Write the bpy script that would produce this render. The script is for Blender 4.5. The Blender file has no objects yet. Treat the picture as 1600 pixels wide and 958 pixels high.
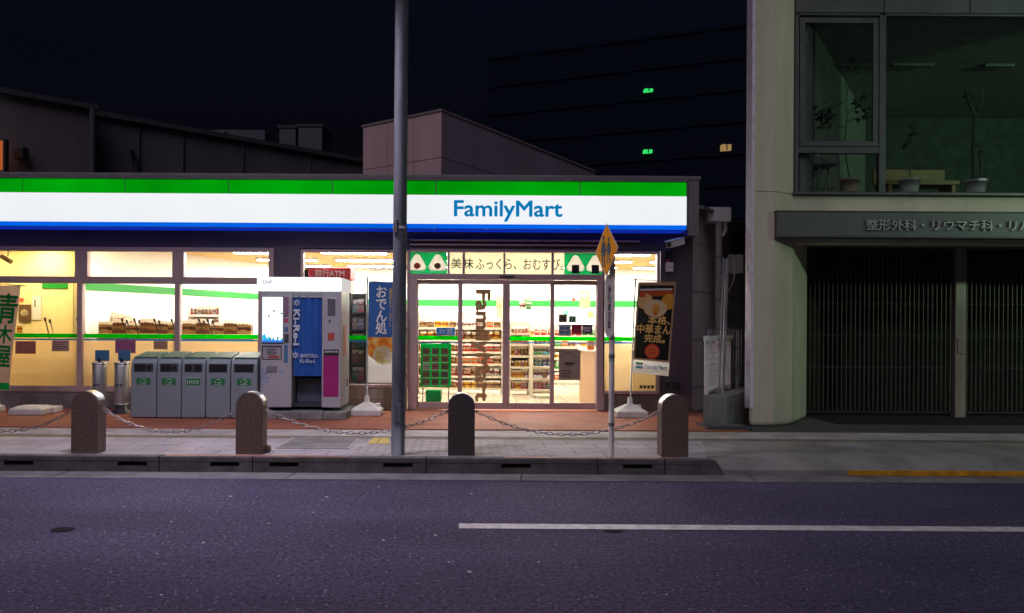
import bpy, bmesh, math, random
from mathutils import Vector, Matrix
R = math.radians
random.seed(7)
sc = bpy.context.scene
COL = sc.collection

# ------------------------------------------------------------------ camera
F, PX, PY, CH = 1150.0, 730.0, 510.0, 1.55      # focal length in photo pixels, principal point, camera height
ROLL = 0.0061
cam = bpy.data.cameras.new('camera'); camo = bpy.data.objects.new('camera', cam); COL.objects.link(camo)
cam.sensor_width = 36.0; cam.lens = F / 1600 * 36
cam.shift_x = (800 - PX) / 1600; cam.shift_y = (PY - 479) / 1600
cam.clip_start = 0.05; cam.clip_end = 2000
camo.matrix_world = Matrix.Translation((0, 0, CH)) @ Matrix.Rotation(R(90), 4, 'X') @ Matrix.Rotation(ROLL, 4, 'Z')
sc.camera = camo
# ------------------------------------------------------------------ night sky, city glow, exposure
w = bpy.data.worlds.new("World"); sc.world = w; w.use_nodes = True
nt = w.node_tree; bg = nt.nodes['Background']
sky = nt.nodes.new('ShaderNodeTexSky'); sky.sky_type = 'NISHITA'; sky.sun_disc = False
sky.sun_elevation = R(-3); sky.sun_rotation = R(200); sky.altitude = 50
tint = nt.nodes.new('ShaderNodeMix'); tint.data_type = 'RGBA'; tint.blend_type = 'MULTIPLY'; tint.inputs[0].default_value = 1; tint.inputs[7].default_value = (.62, .85, 1.9, 1)
nt.links.new(sky.outputs[0], tint.inputs[6]); nt.links.new(tint.outputs[2], bg.inputs[0]); bg.inputs[1].default_value = 0.05
sun = bpy.data.lights.new('city_glow', 'SUN'); suno = bpy.data.objects.new('city_glow', sun); COL.objects.link(suno)
sun.energy = 0.56; sun.angle = R(50); sun.color = (0.95, 0.84, 1.0)
suno.rotation_euler = (R(48), 0, R(-15))
sc.view_settings.view_transform = 'Standard'; sc.view_settings.look = 'None'
sc.view_settings.exposure = 0.0; sc.view_settings.gamma = 1.0; sc.view_settings.use_curve_mapping = False
try:
    sc.cycles.max_bounces = 10; sc.cycles.transparent_max_bounces = 24
    sc.cycles.sample_clamp_indirect = 6.0; sc.cycles.use_denoising = True
    sc.cycles.caustics_reflective = False; sc.cycles.caustics_refractive = False
except Exception: pass

# ------------------------------------------------------------------ helpers
def unroll(px, py):
    return px + (py - PY) * ROLL, py - (px - PX) * ROLL
def at(px, py, Y):
    x, y = unroll(px, py)
    return Vector(((x - PX) * Y / F, Y, CH + (PY - y) * Y / F))
def rect(px0, py0, px1, py1, Y):
    """x0, x1, z0, z1 of an upright rectangle that stands at distance Y"""
    a = at(px0, (py0 + py1) / 2, Y).x; b = at(px1, (py0 + py1) / 2, Y).x
    c = at((px0 + px1) / 2, py1, Y).z; d = at((px0 + px1) / 2, py0, Y).z
    return a, b, c, d
def X_(px, Y): return (px - PX) * Y / F

class MB:
    def __init__(s): s.bm = bmesh.new()
    def box(s, x0, x1, y0, y1, z0, z1, bev=0.0, M=None, seg=2):
        b = bmesh.new(); bmesh.ops.create_cube(b, size=1)
        for v in b.verts: v.co = Vector(((v.co.x + .5) * (x1 - x0) + x0, (v.co.y + .5) * (y1 - y0) + y0, (v.co.z + .5) * (z1 - z0) + z0))
        if bev: bmesh.ops.bevel(b, geom=list(b.edges), offset=bev, segments=seg, affect='EDGES', profile=.5)
        return s._merge(b, M)
    def _merge(s, b, M=None):
        if M is not None: bmesh.ops.transform(b, matrix=M, verts=b.verts)
        bmesh.ops.recalc_face_normals(b, faces=b.faces)
        me = bpy.data.meshes.new('tmp'); b.to_mesh(me); b.free(); s.bm.from_mesh(me); bpy.data.meshes.remove(me); return s
    def data(s, vs, fs, M=None):
        vv = [s.bm.verts.new(M @ Vector(v) if M is not None else v) for v in vs]
        for f in fs:
            try: s.bm.faces.new([vv[i] for i in f])
            except ValueError: pass
        return s
    def tube(s, pts, r, n=8, cap=True, r2=None):
        pts = [Vector(p) for p in pts]; rings = []
        k = len(pts)
        for i, p in enumerate(pts):
            t = (pts[min(i + 1, k - 1)] - pts[max(i - 1, 0)]).normalized()
            a = Vector((0, 0, 1)) if abs(t.z) < .9 else Vector((0, 1, 0))
            u = t.cross(a).normalized(); v = t.cross(u)
            rr = r if r2 is None else r + (r2 - r) * i / (k - 1)
            rings.append([s.bm.verts.new(p + (u * math.cos(q) + v * math.sin(q)) * rr) for q in [2 * math.pi * j / n for j in range(n)]])
        for a, b in zip(rings, rings[1:]):
            for j in range(n): 
                f = s.bm.faces.new((a[j], a[(j + 1) % n], b[(j + 1) % n], b[j])); f.smooth = True
        if cap:
            s.bm.faces.new(rings[0]); s.bm.faces.new(rings[-1])
        return s
    def lathe(s, c, prof, n=20):
        c = Vector(c); rings = []
        for r, z in prof:
            rings.append([s.bm.verts.new(c + Vector((r * math.cos(2 * math.pi * j / n), r * math.sin(2 * math.pi * j / n), z))) for j in range(n)])
        for a, b in zip(rings, rings[1:]):
            for j in range(n):
                f = s.bm.faces.new((a[j], a[(j + 1) % n], b[(j + 1) % n], b[j])); f.smooth = True
        s.bm.faces.new(rings[0]); s.bm.faces.new(rings[-1]); return s
    def prism_y(s, poly, y0, y1, bev=0, M=None):
        """polygon of (x, z), pushed from y0 to y1"""
        b = bmesh.new()
        f0 = b.faces.new([b.verts.new((x, y0, z)) for x, z in poly])
        e = bmesh.ops.extrude_face_region(b, geom=[f0])
        for v in e['geom']:
            if isinstance(v, bmesh.types.BMVert): v.co.y = y1
        if bev:
            ed = [x for x in b.edges if abs(x.verts[0].co.y - x.verts[1].co.y) < 1e-6]
            bmesh.ops.bevel(b, geom=ed, offset=bev, segments=2, affect='EDGES', profile=.5)
        return s._merge(b, M)
    def prism_z(s, poly, z0, z1, M=None):
        b = bmesh.new(); f0 = b.faces.new([b.verts.new((x, y, z0)) for x, y in poly])
        e = bmesh.ops.extrude_face_region(b, geom=[f0])
        for v in e['geom']:
            if isinstance(v, bmesh.types.BMVert): v.co.z = z1
        return s._merge(b, M)
    def prism_x(s, poly, x0, x1, bev=0):
        """polygon of (y, z), pushed from x0 to x1"""
        b = bmesh.new(); f0 = b.faces.new([b.verts.new((x0, y, z)) for y, z in poly])
        e = bmesh.ops.extrude_face_region(b, geom=[f0])
        for v in e['geom']:
            if isinstance(v, bmesh.types.BMVert): v.co.x = x1
        if bev: bmesh.ops.bevel(b, geom=list(b.edges), offset=bev, segments=2, affect='EDGES', profile=.5)
        return s._merge(b)
    def text(s, body, x0, x1, z0, z1, y, bold=0.0, rot=0, depth=.003, fn=None, line=1.0, keep=False, M=None):
        """lettering that fills the upright rectangle and faces the street"""
        cu = bpy.data.curves.new('t', 'FONT'); cu.body = body; cu.size = 1; cu.extrude = .01
        cu.resolution_u = 3; cu.align_x = 'CENTER'; cu.space_line = line
        o = bpy.data.objects.new('t', cu); COL.objects.link(o)
        dg = bpy.context.evaluated_depsgraph_get()
        me = bpy.data.meshes.new_from_object(o.evaluated_get(dg))
        bpy.data.objects.remove(o); bpy.data.curves.remove(cu)
        vs = [v.co.copy() for v in me.vertices]; fs = [list(p.vertices) for p in me.polygons]; bpy.data.meshes.remove(me)
        if not vs: return s
        if rot == -90: vs = [Vector((v.y, -v.x, v.z)) for v in vs]
        a0, a1 = min(v.x for v in vs), max(v.x for v in vs); b0, b1 = min(v.y for v in vs), max(v.y for v in vs)
        sx = (x1 - x0) / (a1 - a0); sz = (z1 - z0) / (b1 - b0)
        if keep: sx = sz = min(sx, sz)
        cx, cz = (x0 + x1) / 2, (z0 + z1) / 2
        offs = [(0, 0)] if not bold else [(0, 0)] + [(math.cos(k * .785) * bold, math.sin(k * .785) * bold) for k in range(8)]
        for k, (ox, oy) in enumerate(offs):           # heavier strokes: the letter laid over itself, each layer a little deeper
            out = []
            for v in vs:
                X = cx + (v.x + ox - (a0 + a1) / 2) * sx; Z = cz + (v.y + oy - (b0 + b1) / 2) * sz
                Yv = y - (depth + k * .0001 if v.z > 0 else 0)
                if fn: X, Yv, Z = fn(X, Yv, Z)
                out.append((X, Yv, Z))
            s.data(out, [f for f in fs], M)
        return s
    def xf(s, M): bmesh.ops.transform(s.bm, matrix=M, verts=s.bm.verts); return s
    def build(s, name, mat, parent=None, origin=None, smooth=False):
        me = bpy.data.meshes.new(name)
        org = Vector(origin) if origin is not None else Vector((0, 0, 0))
        if parent is not None:
            p = parent; org = Vector((0, 0, 0))
            while p: org += p.location; p = p.parent
        bmesh.ops.translate(s.bm, vec=-org, verts=s.bm.verts)
        if smooth:
            for f in s.bm.faces: f.smooth = True
        s.bm.to_mesh(me); s.bm.free()
        me.materials.append(mat)
        o = bpy.data.objects.new(name, me); COL.objects.link(o)
        if parent is not None: o.parent = parent
        else: o.location = org
        return o
def tag(o, label=None, cat=None, group=None, kind=None):
    if label: o['label'] = label
    if cat: o['category'] = cat
    if group: o['group'] = group
    if kind: o['kind'] = kind
    return o
def thing(name, loc, label, cat, group=None):
    o = bpy.data.objects.new(name, None); COL.objects.link(o); o.location = loc; o.empty_display_size = .1
    return tag(o, label, cat, group)
def copy_tree(o, parent=None):
    c = o.copy(); COL.objects.link(c)
    if parent is not None: c.parent = parent
    for ch in [x for x in o.children]: copy_tree(ch, c)
    return c
def struct(o): o['kind'] = 'structure'; return o
ORD = 'first second third fourth fifth sixth seventh eighth ninth tenth eleventh twelfth thirteenth fourteenth fifteenth sixteenth seventeenth eighteenth'.split()

# ------------------------------------------------------------------ materials
def base_mat(name):
    m = bpy.data.materials.new(name); m.use_nodes = True
    n = m.node_tree.nodes; return m, n, m.node_tree.links, n['Principled BSDF']
def pbr(name, col, rough=.6, metal=0.0, var=.18, scale=6.0, bump=0.0, bscale=60.0, streak=False, spec=.5):
    m, n, l, p = base_mat(name)
    p.inputs['Roughness'].default_value = rough; p.inputs['Metallic'].default_value = metal
    p.inputs['Specular IOR Level'].default_value = spec
    tc = n.new('ShaderNodeTexCoord'); mp = n.new('ShaderNodeMapping'); l.new(tc.outputs['Object'], mp.inputs[0])
    if streak: mp.inputs['Scale'].default_value = (1, 1, .18)
    ns = n.new('ShaderNodeTexNoise'); ns.inputs['Scale'].default_value = scale; ns.inputs['Detail'].default_value = 6; ns.inputs['Roughness'].default_value = .65
    l.new(mp.outputs[0], ns.inputs['Vector'])
    mr = n.new('ShaderNodeMapRange'); mr.inputs[1].default_value = .3; mr.inputs[2].default_value = .7
    mr.inputs[3].default_value = 1 - var * 1.3; mr.inputs[4].default_value = 1 + var
    l.new(ns.outputs[0], mr.inputs[0])
    mx = n.new('ShaderNodeMix'); mx.data_type = 'RGBA'; mx.blend_type = 'MULTIPLY'; mx.inputs[0].default_value = 1
    mx.inputs[6].default_value = (*col, 1); l.new(mr.outputs[0], mx.inputs[7]); l.new(mx.outputs[2], p.inputs['Base Color'])
    mr2 = n.new('ShaderNodeMapRange'); mr2.inputs[3].default_value = max(.03, rough - .12); mr2.inputs[4].default_value = min(1, rough + .12)
    l.new(ns.outputs[0], mr2.inputs[0]); l.new(mr2.outputs[0], p.inputs['Roughness'])
    if bump:
        nb = n.new('ShaderNodeTexNoise'); nb.inputs['Scale'].default_value = bscale; nb.inputs['Detail'].default_value = 5
        l.new(tc.outputs['Object'], nb.inputs['Vector'])
        b = n.new('ShaderNodeBump'); b.inputs['Strength'].default_value = bump; b.inputs['Distance'].default_value = .01
        l.new(nb.outputs[0], b.inputs['Height']); l.new(b.outputs[0], p.inputs['Normal'])
    return m
def emit(name, col, st, var=.0, scale=2.0):
    m, n, l, p = base_mat(name); n.remove(p)
    e = n.new('ShaderNodeEmission'); e.inputs[0].default_value = (*col, 1); e.inputs[1].default_value = st
    if var:
        tc = n.new('ShaderNodeTexCoord'); ns = n.new('ShaderNodeTexNoise'); ns.inputs['Scale'].default_value = scale
        l.new(tc.outputs['Object'], ns.inputs['Vector'])
        mr = n.new('ShaderNodeMapRange'); mr.inputs[1].default_value = .3; mr.inputs[2].default_value = .7
        mr.inputs[3].default_value = st * (1 - var); mr.inputs[4].default_value = st * (1 + var)
        l.new(ns.outputs[0], mr.inputs[0]); l.new(mr.outputs[0], e.inputs[1])
    l.new(e.outputs[0], n['Material Output'].inputs[0]); return m
def glass(name, refl=.5, tint=(1, 1, 1)):
    m, n, l, p = base_mat(name); n.remove(p)
    t = n.new('ShaderNodeBsdfTransparent'); t.inputs[0].default_value = (*tint, 1)
    g = n.new('ShaderNodeBsdfGlossy'); g.inputs['Roughness'].default_value = .02
    fr = n.new('ShaderNodeFresnel'); fr.inputs[0].default_value = 1.5
    ml = n.new('ShaderNodeMath'); ml.operation = 'MULTIPLY'; ml.inputs[1].default_value = refl; l.new(fr.outputs[0], ml.inputs[0])
    mx = n.new('ShaderNodeMixShader'); l.new(ml.outputs[0], mx.inputs[0]); l.new(t.outputs[0], mx.inputs[1]); l.new(g.outputs[0], mx.inputs[2])
    l.new(mx.outputs[0], n['Material Output'].inputs[0]); return m
def thin(name, col, trans=.6, clear=0.0):
    """thin cloth, film or paper: lets light through from behind"""
    m, n, l, p = base_mat(name); n.remove(p)
    d = n.new('ShaderNodeBsdfDiffuse'); d.inputs[0].default_value = (*col, 1)
    t = n.new('ShaderNodeBsdfTranslucent'); t.inputs[0].default_value = (*col, 1)
    mx = n.new('ShaderNodeMixShader'); mx.inputs[0].default_value = trans; l.new(d.outputs[0], mx.inputs[1]); l.new(t.outputs[0], mx.inputs[2])
    out = mx
    if clear:
        c = n.new('ShaderNodeBsdfTransparent'); c.inputs[0].default_value = (*col, 1)
        m2 = n.new('ShaderNodeMixShader'); m2.inputs[0].default_value = clear; l.new(mx.outputs[0], m2.inputs[1]); l.new(c.outputs[0], m2.inputs[2]); out = m2
    l.new(out.outputs[0], n['Material Output'].inputs[0]); return m
def frosted(name):
    m, n, l, p = base_mat(name); n.remove(p)
    r = n.new('ShaderNodeBsdfRefraction'); r.inputs['Roughness'].default_value = .45; r.inputs['IOR'].default_value = 1.12; r.inputs[0].default_value = (.95, .9, .82, 1)
    t = n.new('ShaderNodeBsdfTranslucent'); t.inputs[0].default_value = (.97, .82, .55, 1)
    d = n.new('ShaderNodeBsdfDiffuse'); d.inputs[0].default_value = (.6, .6, .6, 1)
    mx = n.new('ShaderNodeMixShader'); mx.inputs[0].default_value = .6; l.new(r.outputs[0], mx.inputs[1]); l.new(t.outputs[0], mx.inputs[2])
    m2 = n.new('ShaderNodeMixShader'); m2.inputs[0].default_value = .06; l.new(mx.outputs[0], m2.inputs[1]); l.new(d.outputs[0], m2.inputs[2])
    l.new(m2.outputs[0], n['Material Output'].inputs[0]); return m
def bricks(name, c1, c2, cm, bw, bh, mortar=.006, rough=.75, offs=.5, upright=False, bump=.3, var=.25, vscale=1.2, rot=0):
    m, n, l, p = base_mat(name); p.inputs['Roughness'].default_value = rough
    tc = n.new('ShaderNodeTexCoord'); mp = n.new('ShaderNodeMapping'); l.new(tc.outputs['Object'], mp.inputs[0])
    if upright: mp.inputs['Rotation'].default_value = (R(-90), 0, 0)
    elif rot: mp.inputs['Rotation'].default_value = (0, 0, rot)
    b = n.new('ShaderNodeTexBrick'); l.new(mp.outputs[0], b.inputs['Vector']); b.offset = offs
    b.inputs['Color1'].default_value = (*c1, 1); b.inputs['Color2'].default_value = (*c2, 1); b.inputs['Mortar'].default_value = (*cm, 1)
    b.inputs['Scale'].default_value = 1; b.inputs['Brick Width'].default_value = bw; b.inputs['Row Height'].default_value = bh
    b.inputs['Mortar Size'].default_value = mortar; b.inputs['Mortar Smooth'].default_value = .2
    ns = n.new('ShaderNodeTexNoise'); ns.inputs['Scale'].default_value = vscale; ns.inputs['Detail'].default_value = 8; ns.inputs['Roughness'].default_value = .7
    l.new(tc.outputs['Object'], ns.inputs['Vector'])
    mr = n.new('ShaderNodeMapRange'); mr.inputs[1].default_value = .3; mr.inputs[2].default_value = .7; mr.inputs[3].default_value = 1 - var; mr.inputs[4].default_value = 1 + var
    l.new(ns.outputs[0], mr.inputs[0])
    mx = n.new('ShaderNodeMix'); mx.data_type = 'RGBA'; mx.blend_type = 'MULTIPLY'; mx.inputs[0].default_value = 1
    l.new(b.outputs['Color'], mx.inputs[6]); l.new(mr.outputs[0], mx.inputs[7]); l.new(mx.outputs[2], p.inputs['Base Color'])
    bp = n.new('ShaderNodeBump'); bp.inputs['Strength'].default_value = bump; bp.inputs['Distance'].default_value = .01; bp.invert = True
    l.new(b.outputs['Fac'], bp.inputs['Height']); l.new(bp.outputs[0], p.inputs['Normal'])
    return m
def asphalt():
    m, n, l, p = base_mat('asphalt')
    tc = n.new('ShaderNodeTexCoord')
    big = n.new('ShaderNodeTexNoise'); big.inputs['Scale'].default_value = .55; big.inputs['Detail'].default_value = 6; big.inputs['Roughness'].default_value = .6
    mp = n.new('ShaderNodeMapping'); mp.inputs['Scale'].default_value = (.5, 1.4, 1); l.new(tc.outputs['Object'], mp.inputs[0]); l.new(mp.outputs[0], big.inputs['Vector'])
    fine = n.new('ShaderNodeTexNoise'); fine.inputs['Scale'].default_value = 30; fine.inputs['Detail'].default_value = 5; fine.inputs['Roughness'].default_value = .95; l.new(tc.outputs['Object'], fine.inputs['Vector'])
    vo = n.new('ShaderNodeTexVoronoi'); vo.inputs['Scale'].default_value = 48; l.new(tc.outputs['Object'], vo.inputs['Vector'])
    r1 = n.new('ShaderNodeMapRange'); r1.inputs[1].default_value = .3; r1.inputs[2].default_value = .7; r1.inputs[3].default_value = .75; r1.inputs[4].default_value = 1.3; l.new(big.outputs[0], r1.inputs[0])
    r2 = n.new('ShaderNodeMapRange'); r2.inputs[1].default_value = .3; r2.inputs[2].default_value = .72; r2.inputs[3].default_value = -.25; r2.inputs[4].default_value = 2.6; l.new(fine.outputs[0], r2.inputs[0])
    mu = n.new('ShaderNodeMath'); mu.operation = 'MULTIPLY'; l.new(r1.outputs[0], mu.inputs[0]); l.new(r2.outputs[0], mu.inputs[1])
    # pale stones in the aggregate: the few voronoi cells with a high random value
    sp = n.new('ShaderNodeSeparateColor'); l.new(vo.outputs['Color'], sp.inputs[0])
    gt = n.new('ShaderNodeMath'); gt.operation = 'GREATER_THAN'; gt.inputs[1].default_value = .968; l.new(sp.outputs[0], gt.inputs[0])
    ds = n.new('ShaderNodeMath'); ds.operation = 'LESS_THAN'; ds.inputs[1].default_value = .35; l.new(vo.outputs['Distance'], ds.inputs[0])
    ml = n.new('ShaderNodeMath'); ml.operation = 'MULTIPLY'; l.new(gt.outputs[0], ml.inputs[0]); l.new(ds.outputs[0], ml.inputs[1])
    mx = n.new('ShaderNodeMix'); mx.data_type = 'RGBA'; mx.blend_type = 'MULTIPLY'; mx.inputs[0].default_value = 1
    mx.inputs[6].default_value = (.098, .082, .152, 1); l.new(mu.outputs[0], mx.inputs[7])
    m2 = n.new('ShaderNodeMix'); m2.data_type = 'RGBA'; l.new(ml.outputs[0], m2.inputs[0]); l.new(mx.outputs[2], m2.inputs[6]); m2.inputs[7].default_value = (.40, .37, .43, 1)
    l.new(m2.outputs[2], p.inputs['Base Color'])
    p.inputs['Roughness'].default_value = .8; p.inputs['Specular IOR Level'].default_value = .12
    b = n.new('ShaderNodeBump'); b.inputs['Strength'].default_value = 1.0; b.inputs['Distance'].default_value = .02; l.new(fine.outputs[0], b.inputs['Height']); l.new(b.outputs[0], p.inputs['Normal'])
    return m
def speckle(name, cols, scale=30, rough=.6, trans=None):
    """printed pictures and goods: blotches of a few colours"""
    m, n, l, p = base_mat(name); p.inputs['Roughness'].default_value = rough
    tc = n.new('ShaderNodeTexCoord'); ns = n.new('ShaderNodeTexNoise'); ns.inputs['Scale'].default_value = scale; ns.inputs['Detail'].default_value = 3
    l.new(tc.outputs['Object'], ns.inputs['Vector'])
    cr = n.new('ShaderNodeValToRGB'); l.new(ns.outputs[0], cr.inputs[0])
    e = cr.color_ramp.elements; k = len(cols)
    e[0].position = .3; e[0].color = (*cols[0], 1); e[1].position = .68; e[1].color = (*cols[-1], 1)
    for i in range(1, k - 1):
        q = e.new(.3 + .38 * i / (k - 1)); q.color = (*cols[i], 1)
    l.new(cr.outputs[0], p.inputs['Base Color'])
    if trans:
        t = n.new('ShaderNodeBsdfTranslucent'); l.new(cr.outputs[0], t.inputs[0]); mx = n.new('ShaderNodeMixShader'); mx.inputs[0].default_value = trans
        l.new(p.outputs[0], mx.inputs[1]); l.new(t.outputs[0], mx.inputs[2]); l.new(mx.outputs[0], n['Material Output'].inputs[0])
    return m
def packet(name, col, col2):
    """printed wrapper: main colour, a band in a second colour and small blotches"""
    m, n, l, p = base_mat(name); p.inputs['Roughness'].default_value = .35
    tc = n.new('ShaderNodeTexCoord'); sx = n.new('ShaderNodeSeparateXYZ'); l.new(tc.outputs['Generated'], sx.inputs[0])
    ns = n.new('ShaderNodeTexNoise'); ns.inputs['Scale'].default_value = 4.5; l.new(tc.outputs['Generated'], ns.inputs['Vector'])
    ad = n.new('ShaderNodeMath'); ad.operation = 'MULTIPLY_ADD'; l.new(ns.outputs[0], ad.inputs[0]); ad.inputs[1].default_value = .5; l.new(sx.outputs[2], ad.inputs[2])
    cr = n.new('ShaderNodeValToRGB'); cr.color_ramp.interpolation = 'CONSTANT'; l.new(ad.outputs[0], cr.inputs[0])
    e = cr.color_ramp.elements; e[0].color = (*col, 1); e[1].position = .55; e[1].color = (*col2, 1)
    q = e.new(.82); q.color = (*col, 1); q = e.new(1.02); q.color = (.75, .7, .6, 1)
    l.new(cr.outputs[0], p.inputs['Base Color']); return m

def worn(m, thr, scale=22):
    """paint worn through in spots: little holes show what lies below"""
    n, l = m.node_tree.nodes, m.node_tree.links
    tc = n.new('ShaderNodeTexCoord'); ns = n.new('ShaderNodeTexNoise'); ns.inputs['Scale'].default_value = scale; ns.inputs['Detail'].default_value = 6; ns.inputs['Roughness'].default_value = .8
    l.new(tc.outputs['Object'], ns.inputs['Vector'])
    mr = n.new('ShaderNodeMapRange'); mr.inputs[1].default_value = thr - .06; mr.inputs[2].default_value = thr + .02; mr.inputs[3].default_value = 1; mr.inputs[4].default_value = .15
    l.new(ns.outputs[0], mr.inputs[0]); l.new(mr.outputs[0], n['Principled BSDF'].inputs['Alpha']); return m

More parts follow.
